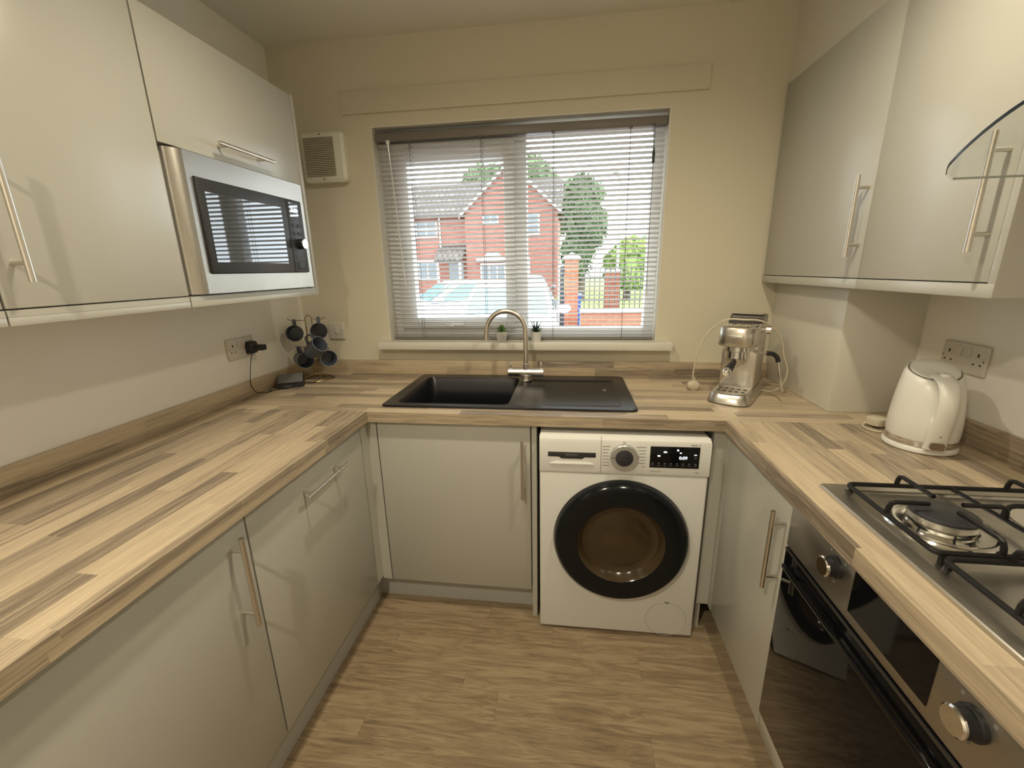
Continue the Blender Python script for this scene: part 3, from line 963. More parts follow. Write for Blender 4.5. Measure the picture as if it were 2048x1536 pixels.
b.loft([[(fx(v) - 0.0005, v, hz(v)), (fx(v) - 0.0005, v, hz(v) + th), (fx(v) + 0.001, v, hz(v) + th), (fx(v) + 0.001, v, hz(v))] for v in ys if abs(v - HC) < 0.288])
b.build('glass_edge', 'hood_edge', hd, sharp=70)
for ye in (ys[0], ys[-1]):
    MB().box(fx(ye) - 0.004, xr, ye - 0.0008, ye + 0.0008, hz(ye) + 0.001, hz(ye) + th - 0.001).build('glass_end', 'hood_end', hd)
MB().box(2.30, W - 0.002, HC - 0.16, HC + 0.16, 1.60, 1.668, 0.003).build('body', 'steel_y', hd)
MB().box(2.36, W - 0.002, HC - 0.11, HC + 0.11, 1.69, 2.133, 0.003).build('chimney', 'steel_y', hd)

# ================================================================== SINK + TAP
sk = thing('sink', 'black composite sink with left bowl and right drainer below the window', 'sink', (1.165, -0.325, H))
KX0, KX1, KY0, KY1 = 0.664, 1.668, -0.588, -0.062
zr = H + 0.008
bl0 = (0.716, 1.176, -0.552, -0.126)
dn0 = (1.205, 1.612, -0.552, -0.150)
def fill_plate(outer, holes):
    bm = bmesh.new()
    es = []
    for lp_ in [outer] + holes:
        vs = [bm.verts.new(p) for p in lp_]
        for i in range(len(vs)):
            es.append(bm.edges.new((vs[i], vs[(i + 1) % len(vs)])))
    bmesh.ops.triangle_fill(bm, use_beauty=True, use_dissolve=False, edges=es)
    return bm
mb = MB()
mb.bm.free()
mb.bm = fill_plate(rrect(KX0 + 0.004, KX1 - 0.004, KY0 + 0.004, KY1 - 0.004, 0.022, zr),
                   [rrect(*bl0, 0.03, zr), rrect(*dn0, 0.02, zr)])
mb.loft([rrect(KX0, KX1, KY0, KY1, 0.024, H + 0.0003), rrect(KX0, KX1, KY0, KY1, 0.024, zr - 0.003), rrect(KX0 + 0.004, KX1 - 0.004, KY0 + 0.004, KY1 - 0.004, 0.022, zr)], False, False)
bmesh.ops.remove_doubles(mb.bm, verts=mb.bm.verts, dist=0.0002)
mb.build('rim', 'granite', sk)
x0, x1, y0, y1 = bl0
MB().loft([rrect(x0, x1, y0, y1, 0.03, zr), rrect(x0 + 0.003, x1 - 0.003, y0 + 0.003, y1 - 0.003, 0.03, zr - 0.004), rrect(x0 + 0.012, x1 - 0.012, y0 + 0.012, y1 - 0.012, 0.035, H - 0.10),
           rrect(x0 + 0.02, x1 - 0.02, y0 + 0.02, y1 - 0.02, 0.05, H - 0.185), rrect(x0 + 0.06, x1 - 0.06, y0 + 0.06, y1 - 0.06, 0.05, H - 0.198)], False, True).build('bowl', 'granite', sk)
MB().lathe([(0.042, H - 0.198), (0.04, H - 0.1945), (0.0, H - 0.1945)], (0.946, -0.34, 0), 'z', 28, True, False).build('waste', 'steel', sk)
x0, x1, y0, y1 = dn0
MB().loft([rrect(x0, x1, y0, y1, 0.02, zr), rrect(x0 + 0.006, x1 - 0.006, y0 + 0.006, y1 - 0.006, 0.02, zr - 0.003), rrect(x0 + 0.03, x1 - 0.03, y0 + 0.03, y1 - 0.03, 0.02, zr - 0.0042)], False, True).build('drainer', 'granite', sk)
MB().box(1.555, 1.572, -0.318, -0.29, zr - 0.0042, zr - 0.0032).build('badge', 'steel', sk)

tp = thing('mixer_tap', 'brushed nickel swan-neck mixer tap behind the black sink', 'tap', (1.208, -0.165, zr))
TX, TY = 1.208, -0.165
MB().lathe([(0.027, zr), (0.027, zr + 0.004), (0.021, zr + 0.007), (0.0195, 0.945)], (TX, TY, 0), 'z', 28).build('base', 'nickel', tp)
bd = MB().cyl((1.148, TY, 0.958), (1.268, TY, 0.958), 0.0205, seg=28).build('body', 'nickel', tp)
for s in (-1, 1):
    xa = TX + s * 0.0595
    kn = MB().cyl((xa, TY, 0.958), (xa + s * 0.024, TY, 0.958), 0.0215, seg=28).build('lever_hub', 'nickel', bd)
    MB().box(xa + s * 0.012 - 0.004, xa + s * 0.012 + 0.004, TY - 0.006, TY + 0.006, 0.97, 1.008, 0.002).build('lever', 'nickel', kn)
MB().lathe([(0.0155, 0.968), (0.0155, 0.998), (0.0125, 1.001)], (TX, TY, 0), 'z', 24).build('collar', 'nickel', tp)
path = [(TX, TY, 0.995), (TX, TY, 1.06), (TX, TY, 1.12), (TX, TY, 1.155)]
path += arc((TX - 0.091, TY, 1.155), 0.091, 0.12, PI - 0.05, 20)
path += [(TX - 0.185, TY - 0.0, 1.14), (TX - 0.186, TY, 1.112)]
MB().tube(path, 0.0115, 16).build('spout', 'nickel', tp)

# ================================================================== SOCKETS
def socket(name, label, loc, rz, cat='socket', double=True):
    t = thing(name, label, cat, loc, rz)
    w = 0.150 if double else 0.088
    pl = MB().box(-w / 2, w / 2, -0.011, -0.0005, -0.044, 0.044, 0.004, 3).build('plate', 'socket', t, local=True)
    if double:
        for s in (-1, 1):
            MB().box(s * 0.0145 - 0.009, s * 0.0145 + 0.009, -0.0145, -0.010, 0.006, 0.034, 0.0025).build('switch', 'socket', t, local=True)
            cx = s * 0.049
            mb = MB().box(cx - 0.003, cx + 0.003, -0.0113, -0.0105, 0.010, 0.020)
            mb.box(cx - 0.0145, cx - 0.008, -0.0113, -0.0105, -0.014, -0.0095).box(cx + 0.008, cx + 0.0145, -0.0113, -0.0105, -0.014, -0.0095)
            mb.build('pin_holes', 'black', t, local=True)
        MB().lathe([(0.003, -0.0114), (0.003, -0.0105)], (-0.068, 0, 0.0), 'y', 10).lathe([(0.003, -0.0114), (0.003, -0.0105)], (0.068, 0, 0.0), 'y', 10).build('screws', 'ink', t, local=True)
    else:
        MB().box(-0.010, 0.010, -0.0150, -0.010, -0.016, 0.018, 0.003).build('switch', 'socket', t, local=True)
        MB().lathe([(0.0028, -0.0114), (0.0028, -0.0105)], (-0.030, 0, 0.0), 'y', 10).lathe([(0.0028, -0.0114), (0.0028, -0.0105)], (0.030, 0, 0.0), 'y', 10).build('screws', 'ink', t, local=True)
    return t
socket('double_socket', 'double wall socket on the left wall with a black plug in it', (0.0, -0.478, 1.127), PI / 2)
socket('double_socket', 'empty double wall socket on the right wall above the kettle', (W, -0.712, 1.148), -PI / 2)
socket('fused_switch', 'white switch plate on the window wall behind the mugs', (0.186, 0.0, 1.134), 0, 'switch', False)

# black plug-in adaptor and its cable to the small black clock
ad = thing('plug_adaptor', 'black plug adaptor in the left wall socket with thin cable', 'plug', (0.012, -0.435, 1.127))
MB().loft([rrect(-0.026, 0.026, -0.030, 0.030, 0.014, 0.0), rrect(-0.025, 0.025, -0.028, 0.028, 0.012, 0.018), rrect(-0.014, 0.014, -0.012, 0.012, 0.008, 0.030), rrect(-0.013, 0.013, -0.011, 0.011, 0.006, 0.062)])
mb = MB()
mb.loft([[(0.0125 + p[2], -0.435 + p[0], 1.122 + p[1]) for p in lp_] for lp_ in
         (rrect(-0.026, 0.026, -0.028, 0.028, 0.012, 0.0), rrect(-0.025, 0.025, -0.026, 0.026, 0.012, 0.020), rrect(-0.013, 0.016, -0.014, 0.012, 0.006, 0.030), rrect(-0.011, 0.018, -0.013, 0.011, 0.005, 0.068))])
mb.build('plug_body', 'black', ad)
MB().tube(smooth_path([(0.030, -0.447, 1.097), (0.030, -0.462, 1.07), (0.028, -0.475, 1.02), (0.024, -0.480, 0.965), (0.030, -0.465, 0.925), (0.045, -0.430, 0.9135), (0.055, -0.405, 0.9125), (0.050, -0.39, 0.9125), (0.045, -0.405, 0.916), (0.07, -0.385, 0.9125), (0.105, -0.345, 0.9125), (0.10, -0.30, 0.9125)]), 0.0016, 6).build('cable', 'black', ad)

ck = thing('desk_clock', 'small black desk clock with grey sloping face in the left corner', 'clock', (0.092, -0.304, H), math.radians(28))
MB().prism([(-0.038, 0.0005), (-0.038, 0.021), (-0.034, 0.023), (0.012, 0.058), (0.018, 0.058), (0.030, 0.0005)], 'x', -0.056, 0.056).build('case', 'black', ck, local=True)
MB().loft([[(-0.053, -0.0335, 0.0242), (0.053, -0.0335, 0.0242), (0.053, 0.0105, 0.0577), (-0.053, 0.0105, 0.0577)], [(-0.053, -0.0345, 0.0255), (0.053, -0.0345, 0.0255), (0.053, 0.0095, 0.059), (-0.053, 0.0095, 0.059)]]).build('face', 'clockgrey', ck, local=True)
MB().box(-0.030, 0.002, -0.0386, -0.0379, 0.006, 0.010).build('front_mark', 'leddim', ck, local=True)

# ================================================================== MUG TREE + MUGS
TMX, TMY = 0.135, -0.165
tr = thing('mug_tree', 'brass wire mug tree holding blue-grey mugs in the left corner', 'mug tree', (TMX, TMY, H))
b = MB()
hw = 0.017
loop = [(TMX - hw, TMY, H + 0.03), (TMX - hw, TMY, 1.215)] + [(TMX + hw * math.cos(a), TMY, 1.215 + hw * math.sin(a)) for a in [PI - PI * i / 8 for i in range(9)]] + [(TMX + hw, TMY, H + 0.03)]
b.tube(loop, 0.0022, 6)
b.build('stem', 'brass', tr)
b = MB()
b.tube(arc((TMX, TMY, H + 0.003), 0.075, 0, 2 * PI, 28, 'xy')[:-1], 0.0024, 6, closed=True)
b.tube(smooth_path([(TMX - hw, TMY, H + 0.03), (TMX - 0.03, TMY, H + 0.008), (TMX - 0.075, TMY, H + 0.003)]), 0.0022, 6)
b.tube(smooth_path([(TMX + hw, TMY, H + 0.03), (TMX + 0.03, TMY, H + 0.008), (TMX + 0.075, TMY, H + 0.003)]), 0.0022, 6)
b.build('base_ring', 'brass', tr)
for s, z, dx, dy in ((-1, 1.208, 0.078, -0.02), (1, 1.214, 0.068, 0.0), (1, 1.128, 0.03, -0.06), (-1, 1.075, 0.06, -0.02), (1, 1.062, 0.075, -0.01)):
    MB().tube(smooth_path([(TMX + s * hw, TMY, z), (TMX + s * (hw + dx * 0.6), TMY + dy * 0.6, z + 0.001), (TMX + s * (hw + dx * 0.95), TMY + dy, z + 0.004), (TMX + s * (hw + dx), TMY + dy, z + 0.012)]), 0.0019, 6).build('arm', 'brass', tr)

mug_body = MB().lathe([(0.0, 0.0), (0.030, 0.0), (0.033, 0.003), (0.0395, 0.085), (0.0405, 0.088)], (0, 0, 0), 'z', 32, False, False).mesh('mug_body', 'mug')
mug_in = MB().lathe([(0.0405, 0.088), (0.0395, 0.0895), (0.0378, 0.0885), (0.0365, 0.083), (0.0315, 0.008), (0.0, 0.006)], (0, 0, 0), 'z', 32, False, False)
mug_in = mug_in.mesh('mug_lining', ['mug'])
mug_rim = MB().tube([(0.0392 * math.cos(2 * PI * i / 32), 0.0392 * math.sin(2 * PI * i / 32), 0.0885) for i in range(32)], 0.0016, 6, closed=True).mesh('rim', 'mugin')
mug_hd = MB().tube(smooth_path([(0.037, 0, 0.072), (0.056, 0, 0.074), (0.066, 0, 0.058), (0.062, 0, 0.036), (0.035, 0, 0.022)]), [(0.0042, 0.0065)] * 25, 8, flat=(1, 0, 0)).mesh('handle', 'mug')
def mug(mouth, axis, up, label):
    """mouth = centre of the rim, axis = direction out of the mouth, up = direction of the handle"""
    z = Vector(axis).normalized()
    x = Vector(up) - z * Vector(up).dot(z)
    x.normalize()
    yv = z.cross(x)
    m = Matrix((x, yv, z)).transposed().to_4x4()
    m.translation = Vector(mouth) - z * 0.088
    o = bpy.data.objects.new('mug', None)
    C.objects.link(o)
    o.empty_display_size = 0.03
    o.matrix_world = m
    WM[o] = m
    tag(o, label, 'mug', 'mugs on the mug tree')
    for nm, me in (('body', mug_body), ('lining', mug_in), ('rim', mug_rim), ('handle', mug_hd)):
        link(nm, me, o)
mug((0.083, -0.212, 1.150), (0.46, -0.87, 0.12), (0, 0, 1), 'blue-grey mug hanging top left on the mug tree, mouth facing out')
mug((0.196, -0.186, 1.158), (0.46, -0.88, 0.08), (0, 0, 1), 'blue-grey mug hanging top right beside the white switch plate')
mug((0.240, -0.262, 1.108), (0.80, -0.22, 0.52), (-0.6, 0, 0.8), 'blue-grey mug tipped sideways in the middle of the mug tree')
mug((0.133, -0.232, 1.020), (0.70, -0.62, 0.02), (-0.35, 0, 1), 'blue-grey mug hanging low on the left, above the black clock')
mug((0.241, -0.205, 1.026), (0.62, -0.66, 0.10), (-0.3, 0, 1), 'blue-grey mug hanging lowest on the right, by the window wall')

# small wire coil behind the clock
MB_w = MB().tube(smooth_path([(0.105, -0.235, 0.913), (0.15, -0.235, 0.913), (0.165, -0.20, 0.914), (0.15, -0.155, 0.916), (0.185, -0.11, 0.914), (0.215, -0.14, 0.913), (0.20, -0.20, 0.914), (0.175, -0.23, 0.913), (0.16, -0.26, 0.913), (0.13, -0.245, 0.914)]), 0.0013, 6)
tag(MB_w.build('thin_cable', 'black'), 'thin dark cable looped on the worktop under the mugs', 'cable')

# ================================================================== EXTRACTOR FAN ON WINDOW WALL
ef = thing('extractor_fan', 'square cream extractor fan with slatted grille left of the window', 'fan', (0.25, -0.03, 1.85))
VX0, VX1, VZ0, VZ1 = 0.142, 0.357, 1.850, 2.064
MB().loft([[(p[0], -0.0005, p[1]) for p in rrect(VX0, VX1, VZ0, VZ1, 0.018, 0)], [(p[0], -0.040, p[1]) for p in rrect(VX0, VX1, VZ0, VZ1, 0.018, 0)], [(p[0], -0.050, p[1]) for p in rrect(VX0 + 0.012, VX1 - 0.012, VZ0 + 0.012, VZ1 - 0.012, 0.012, 0)]]).build('housing', 'ventwhite', ef)
gx0, gx1, gz0, gz1 = VX0 + 0.02, VX1 - 0.048, VZ0 + 0.024, VZ1 - 0.022
MB().box(gx0, gx1, -0.0512, -0.0495, gz0, gz1).build('grille_back', 'rail', ef)
sl = MB().box(0, gx1 - gx0, -0.0575, -0.0512, -0.0025, 0.0025, 0.0008, 1).mesh('slat', 'ventslat')
for i in range(22):
    link('slat', sl, ef, Matrix.Translation(Vector((gx0, 0, gz0 + 0.004 + i * (gz1 - gz0 - 0.008) / 21)) - WM[ef].translation))
for zz in (VZ0 + 0.012, VZ1 - 0.011):
    MB().lathe([(0.003, -0.0515), (0.003, -0.049)], (0.245, 0, zz), 'y', 10).build('screw', 'black', ef)

# ================================================================== VENETIAN BLIND
bd_ = thing('venetian_blind', 'venetian blind with tilted grey-white slats inside the window recess', 'blind', (1.157, 0.04, 1.082))
BX0, BX1, BYC = 0.487, 1.8185, 0.040
MB().box(BX0, BX1, BYC - 0.020, BYC + 0.020, 2.024, 2.060, 0.002).build('headrail', 'rail', bd_)
sw = 0.0255
prof = []
for i in range(6):
    s = -0.5 + i / 5
    prof.append((s * sw, 0.0022 * (1 - (2 * s) ** 2)))
tilt = math.radians(17)      # room-side edge higher
pr = [(p * math.cos(tilt) + q * math.sin(tilt), -p * math.sin(tilt) + q * math.cos(tilt)) for p, q in prof]
b = MB()
b.loft([[(BX0 + 0.003, p, q) for p, q in pr] + [(BX0 + 0.003, p, q - 0.0005) for p, q in pr[::-1]], [(BX1 - 0.003, p, q) for p, q in pr] + [(BX1 - 0.003, p, q - 0.0005) for p, q in pr[::-1]]])
slat_me = b.mesh('slat', 'slat', 60)
NS = 43
ZS1, ZS0 = 2.008, 1.1065
org = WM[bd_].translation
for i in range(NS):
    zz = ZS1 + (ZS0 - ZS1) * i / (NS - 1)
    link('slat', slat_me, bd_, Matrix.Translation(Vector((0, BYC, zz)) - Vector((org.x, org.y, org.z)))).location.x = -org.x
MB().box(BX0 + 0.003, BX1 - 0.003, BYC - 0.012, BYC + 0.012, 1.0815, 1.0935, 0.003).build('bottom_rail', 'rail', bd_)
for xc in (0.647, 0.989, 1.325, 1.664):
    mb = MB()
    for yo in (-0.0135, 0.0135):
        mb.cyl((xc + (0.004 if yo > 0 else 0), BYC + yo, 1.085), (xc + (0.004 if yo > 0 else 0), BYC + yo, 2.03), 0.0011, seg=5)
    mb.box(xc - 0.008, xc + 0.008, BYC - 0.0215, BYC - 0.012, 2.018, 2.030)
    for i in range(NS):
        zz = ZS1 + (ZS0 - ZS1) * i / (NS - 1)
        mb.cyl((xc, BYC - 0.0135, zz + 0.002), (xc + 0.004, BYC + 0.0135, zz - 0.005), 0.0005, seg=4)
    mb.build('ladder_cord', 'cord', bd_)
MB().cyl((0.548, BYC - 0.024, 2.015), (0.578, BYC - 0.022, 1.36), 0.0032, seg=8).build('tilt_wand', 'wand', bd_)
MB().box(0.538, 0.556, BYC - 0.026, BYC - 0.018, 2.012, 2.028, 0.002).build('wand_hook', 'cordlight', bd_)
pc = MB().tube(smooth_path([(1.766, BYC - 0.024, 2.03), (1.766, BYC - 0.024, 1.93), (1.767, BYC - 0.022, 1.6), (1.771, BYC - 0.022, 1.32)]), 0.0011, 6)
pc.cyl((1.760, BYC - 0.024, 2.03), (1.764, BYC - 0.022, 1.93), 0.0011, seg=6)
pc = pc.build('pull_cord', 'black', bd_)
MB().lathe([(0.002, 1.872), (0.0065, 1.876), (0.005, 1.892), (0.0065, 1.908), (0.003, 1.934)], (1.766, BYC - 0.024, 0), 'z', 12).build('cord_stop', 'black', pc)
MB().lathe([(0.006, 1.292), (0.0045, 1.318), (0.002, 1.322)], (1.771, BYC - 0.022, 0), 'z', 10).build('cord_weight', 'cordlight', pc)

# ================================================================== SUCCULENTS ON THE SILL
def plant(x, kind, label):
    t = thing('potted_succulent', label, 'plant', (x, -0.030, 1.0803))
    MB().lathe([(0.0, 0.0), (0.021, 0.0), (0.0285, 0.052), (0.0265, 0.052), (0.025, 0.046)], (0, 0, 0), 'z', 28, False, False).build('pot', 'pot', t, local=True)
    MB().lathe([(0.0258, 0.0455), (0.0, 0.048)], (0, 0, 0), 'z', 20, True, False).build('soil', 'soil', t, local=True)
    rnd = random.Random(int(x * 1000))
    if kind == 0:
        lf = MB().loft([[(0, -0.004, 0), (0, 0.004, 0), (0, 0.003, 0.003), (0, -0.003, 0.003)], [(0.015, -0.0075, 0.001), (0.015, 0.0075, 0.001), (0.015, 0.005, 0.006), (0.015, -0.005, 0.006)], [(0.026, -0.005, 0.0015), (0.026, 0.005, 0.0015), (0.026, 0.003, 0.005), (0.026, -0.003, 0.005)], [(0.034, -0.0006, 0.003), (0.034, 0.0006, 0.003), (0.034, 0.0006, 0.004), (0.034, -0.0006, 0.004)]]).mesh('leaf', 'leaf_green')
        lays = ((8, 0.15, 1.0, 0.047), (8, 0.55, 0.95, 0.052), (6, 0.95, 0.85, 0.058), (4, 1.3, 0.7, 0.064))
    else:
        lf = MB().loft([[(0, -0.004, 0), (0, 0.004, 0), (0, 0.0, 0.003)], [(0.018, -0.0042, 0.0), (0.018, 0.0042, 0.0), (0.018, 0.0, 0.0035)], [(0.052, -0.0004, 0.004), (0.052, 0.0004, 0.004), (0.052, 0, 0.0046)]]).mesh('leaf', 'leaf_dark')
        lays = ((8, 0.55, 0.9, 0.046), (7, 0.95, 1.0, 0.048), (5, 1.3, 1.05, 0.05))
    for nL, el, sc, zz in lays:
        a0 = rnd.uniform(0, 6)
        for i in range(nL):
            m = Matrix.Translation((0, 0, zz)) @ Matrix.Rotation(a0 + 2 * PI * i / nL + rnd.uniform(-0.15, 0.15), 4, 'Z') @ Matrix.Rotation(-el + rnd.uniform(-0.12, 0.12), 4, 'Y') @ Matrix.Scale(sc * (1.0 if kind == 0 else 1.2) * rnd.uniform(0.88, 1.08), 4)
            link('leaf', lf, t, m)
plant(1.074, 0, 'small green rosette succulent in a white pot inside the tap curve')
plant(1.247, 1, 'small dark spiky aloe in a white pot right of the tap')

# ================================================================== COFFEE MACHINE
cf = thing('coffee_machine', 'slim stainless espresso machine standing by the right corner boxing', 'coffee machine', (2.086, -0.345, H), math.radians(-31))
def K(mb, name, mat, parent=cf, sharp=35):
    return mb.build(name, mat, parent, local=True, sharp=sharp)
def dshape(hw_, yf, yb, z, bulge, n_=12, r=0.0):
    """rounded front, straight sides and back (front at -y)"""
    pts = [(hw_, yb, z)]
    for i in range(n_ + 1):
        a = PI * i / n_
        c_, s_ = math.cos(a), math.sin(a)
        pts.append((hw_ * math.copysign(abs(c_) ** 0.62, c_), yf + bulge - bulge * abs(s_) ** 0.75, z))
    pts.append((-hw_, yb, z))
    return pts[::-1]
K(MB().loft([dshape(0.073, -0.150, 0.155, 0.0005, 0.05), dshape(0.076, -0.153, 0.155, 0.004, 0.05)]), 'foot', 'black')
K(MB().loft([dshape(0.077, -0.155, 0.155, 0.004, 0.05), dshape(0.076, -0.154, 0.155, 0.010, 0.05), dshape(0.068, -0.142, 0.155, 0.038, 0.05), dshape(0.066, -0.138, 0.155, 0.041, 0.05)]), 'base', 'steel', sharp=50)
tray = K(MB().loft([dshape(0.060, -0.130, -0.016, 0.0412, 0.04), dshape(0.060, -0.130, -0.016, 0.0440, 0.04)]), 'drip_tray', 'chrome')
b = MB()
for i in range(-2, 3):
    for j in range(2):
        b.lathe([(0.0075, 0.0442), (0.0075, 0.0446), (0.0, 0.0446)], (i * 0.022, -0.098 + j * 0.04, 0), 'z', 12, True, False)
K(b, 'tray_holes', 'black', tray)
K(MB().box(-0.0635, 0.0635, -0.012, 0.150, 0.041, 0.277, 0.006), 'column', 'steel')
UP = 0.022
def K2(mb, name, mat, parent=cf, sharp=35):
    for v in mb.bm.verts:
        v.co.z += UP
    return K(mb, name, mat, parent, sharp)
hdp = K2(MB().loft([dshape(0.066, -0.112, 0.10, 0.197, 0.06), dshape(0.0685, -0.116, 0.10, 0.202, 0.06), dshape(0.0665, -0.113, 0.10, 0.268, 0.06), dshape(0.064, -0.108, 0.10, 0.274, 0.06)]), 'head', 'steel', sharp=50)
K2(MB().loft([dshape(0.0665, -0.1125, 0.02, 0.268, 0.06), dshape(0.0672, -0.1135, 0.02, 0.2705, 0.06), dshape(0.0645, -0.109, 0.02, 0.2755, 0.06), dshape(0.061, -0.10, 0.02, 0.277, 0.06)]), 'top_plate', 'chrome', hdp, sharp=50)
for i in (-1, 0, 1):
    bt = K2(MB().lathe([(0.0105, 0.276), (0.0105, 0.2795), (0.0085, 0.281)], (i * 0.033, -0.062, 0), 'z', 20), 'button', 'chrome', hdp)
    K2(MB().lathe([(0.008, 0.2812), (0.008, 0.2822), (0.0, 0.2822)], (i * 0.033, -0.062, 0), 'z', 18, True, False), 'button_icon', 'black', bt)
# emblem
bg_ = K2(MB().box(-0.026, 0.026, -0.1175, -0.113, 0.226, 0.242, 0.0015), 'badge', 'steel', hdp)
text("De'Longhi", 0.0098, WM[cf] @ frame((0, -0.1178, 0.2338 + UP), (1, 0, 0), (0, 0, 1)), 'ink', bg_, extrude=0.0003)
# water tank with sloping lid at the back
K2(MB().prism([(0.03, 0.2555), (0.153, 0.2555), (0.156, 0.300), (0.075, 0.305), (0.03, 0.283)], 'x', -0.060, 0.060), 'water_tank', 'tank')
K2(MB().prism([(0.070, 0.3055), (0.152, 0.301), (0.152, 0.304), (0.070, 0.3085)], 'x', -0.055, 0.055), 'tank_lid', 'steel')
# group head, portafilter
K2(MB().lathe([(0.050, 0.197), (0.050, 0.180), (0.040, 0.176), (0.040, 0.150), (0.036, 0.146)], (0, -0.058, 0), 'z', 32), 'group_head', 'chrome')
pf = K2(MB().lathe([(0.036, 0.150), (0.037, 0.138), (0.030, 0.126), (0.012, 0.118)], (0, -0.058, 0), 'z', 28), 'portafilter', 'steel')
K2(MB().cyl((0, -0.09, 0.138), (-0.002, -0.122, 0.128), 0.0095, 0.013, 16).tube([(-0.002, -0.120, 0.1285), (-0.004, -0.142, 0.121), (-0.006, -0.166, 0.114)], [0.0125, 0.0145, 0.0152], 16), 'portafilter_handle', 'black', pf)
K2(MB().tube([(-0.006, -0.165, 0.1143), (-0.0065, -0.176, 0.111), (-0.007, -0.184, 0.1085)], [0.0156, 0.0153, 0.010], 16), 'handle_tip', 'chrome', pf)
K2(MB().tube([(0.0, -0.05, 0.118), (0.0, -0.05, 0.108)], 0.009, 12), 'spout', 'chrome', pf)
# steam knob and wand on the right-hand side
K2(MB().cyl((0.064, 0.035, 0.252), (0.078, 0.035, 0.252), 0.010, seg=16).cyl((0.077, 0.035, 0.252), (0.094, 0.035, 0.252), 0.0165, 0.0155, 24), 'steam_knob', 'chrome')
wnd = K2(MB().tube(smooth_path([(0.048, -0.045, 0.198), (0.050, -0.045, 0.182), (0.062, -0.038, 0.172), (0.085, -0.028, 0.170), (0.10, -0.022, 0.170)]), 0.0042, 10), 'steam_pipe', 'steel')
K2(MB().tube(smooth_path([(0.095, -0.024, 0.170), (0.115, -0.016, 0.168), (0.130, -0.010, 0.155), (0.135, -0.008, 0.138)]), 0.0085, 12), 'steam_grip', 'black', wnd)
K2(MB().tube([(0.135, -0.008, 0.139), (0.148, -0.002, 0.080), (0.158, 0.002, 0.026)], [0.0048, 0.0048, 0.0045], 10), 'steam_wand', 'chrome', wnd)

cbm = MB().tube(smooth_path([(1.937, -0.268, 0.958), (1.936, -0.272, 0.985), (1.939, -0.278, 1.046), (1.952, -0.282, 1.11), (1.982, -0.288, 1.17), (2.030, -0.318, 1.2185), (2.085, -0.350, 1.2225), (2.145, -0.352, 1.218), (2.200, -0.335, 1.190), (2.243, -0.325, 1.138), (2.262, -0.32, 1.077), (2.284, -0.32, 1.012), (2.272, -0.32, 0.952), (2.245, -0.30, 0.920), (2.215, -0.26, 0.916), (2.19, -0.235, 0.935), (2.178, -0.222, 0.945)]), 0.0034, 8)
cb_t = thing('coffee_machine_lead', 'cream power lead draped over the espresso machine with plug on the worktop', 'power lead', (1.945, -0.26, H))
cbm.build('cable', 'cream', cb_t)
mb = MB()
mb.loft([[(1.944 + p[0], -0.262 + p[1], p[2]) for p in lp_] for lp_ in (rrect(-0.012, 0.012, -0.010, 0.010, 0.006, H + 0.0006), rrect(-0.024, 0.024, -0.015, 0.015, 0.010, H + 0.012), rrect(-0.026, 0.026, -0.016, 0.016, 0.010, H + 0.026), rrect(-0.016, 0.016, -0.013, 0.013, 0.008, H + 0.038), rrect(-0.005, 0.005, -0.005, 0.005, 0.003, H + 0.043), rrect(-0.0045, 0.0045, -0.0045, 0.0045, 0.003, H + 0.058))])
mb.build('plug', 'cream', cb_t)

# ================================================================== KETTLE
kt = thing('kettle', 'white plastic jug kettle with steel band standing on the right worktop', 'kettle', (2.424, -0.826, H), math.radians(-17))
def Q(mb, name, mat, parent=kt, sharp=45):
    return mb.build(name, mat, parent, local=True, sharp=sharp)
Q(MB().lathe([(0.0, 0.0005), (0.080, 0.0005), (0.084, 0.004), (0.084, 0.012), (0.079, 0.017), (0.0, 0.017)], (0, 0, 0), 'z', 48, False, False), 'power_base', 'whiteplastic')
Q(MB().lathe([(0.0, 0.018), (0.0795, 0.018), (0.0805, 0.020), (0.0795, 0.036), (0.0, 0.036)], (0, 0, 0), 'z', 48, False, False), 'steel_band', 'chrome')
def kring(r, z, spout, tiltz, cy=0.0, n_=48):
    pts = []
    for i in range(n_):
        a = 2 * PI * i / n_
        c_, s_ = math.cos(a), math.sin(a)
        rr = r + spout * max(0, math.cos(a - PI / 2)) ** 8
        pts.append((rr * c_, cy + rr * s_, z + tiltz * s_))
    return pts
Q(MB().loft([kring(0.0785, 0.0362, 0, 0), kring(0.0808, 0.050, 0, 0), kring(0.0800, 0.085, 0, 0), kring(0.0770, 0.125, 0, 0.001, 0.001), kring(0.0725, 0.165, 0.002, 0.005, 0.002), kring(0.0675, 0.195, 0.007, 0.011, 0.004), kring(0.0635, 0.214, 0.014, 0.017, 0.006), kring(0.0600, 0.221, 0.015, 0.019, 0.006), kring(0.0550, 0.223, 0.012, 0.019, 0.006)]), 'jug', 'whiteplastic')
lid = Q(MB().loft([kring(0.0565, 0.2225, 0.006, 0.019, 0.006), kring(0.0560, 0.2245, 0.006, 0.019, 0.006)]), 'lid_rim', 'kgrey')
Q(MB().loft([kring(0.0535, 0.2246, 0.004, 0.019, 0.006), kring(0.0525, 0.2275, 0.004, 0.019, 0.006), kring(0.042, 0.2300, 0.0, 0.016, 0.006), kring(0.015, 0.2310, 0, 0.012, 0.006)]), 'lid', 'whiteplastic')
hpath = [(0, -0.040, 0.214), (0, -0.064, 0.212), (0, -0.088, 0.202), (0, -0.103, 0.178), (0, -0.108, 0.145), (0, -0.105, 0.105), (0, -0.099, 0.070), (0, -0.092, 0.040), (0, -0.088, 0.024)]
hsp = smooth_path(hpath, 5)
rs_ = []
for i in range(len(hsp)):
    q_ = i / (len(hsp) - 1)
    rs_.append((0.0105, 0.025 - 0.004 * math.sin(q_ * PI)))
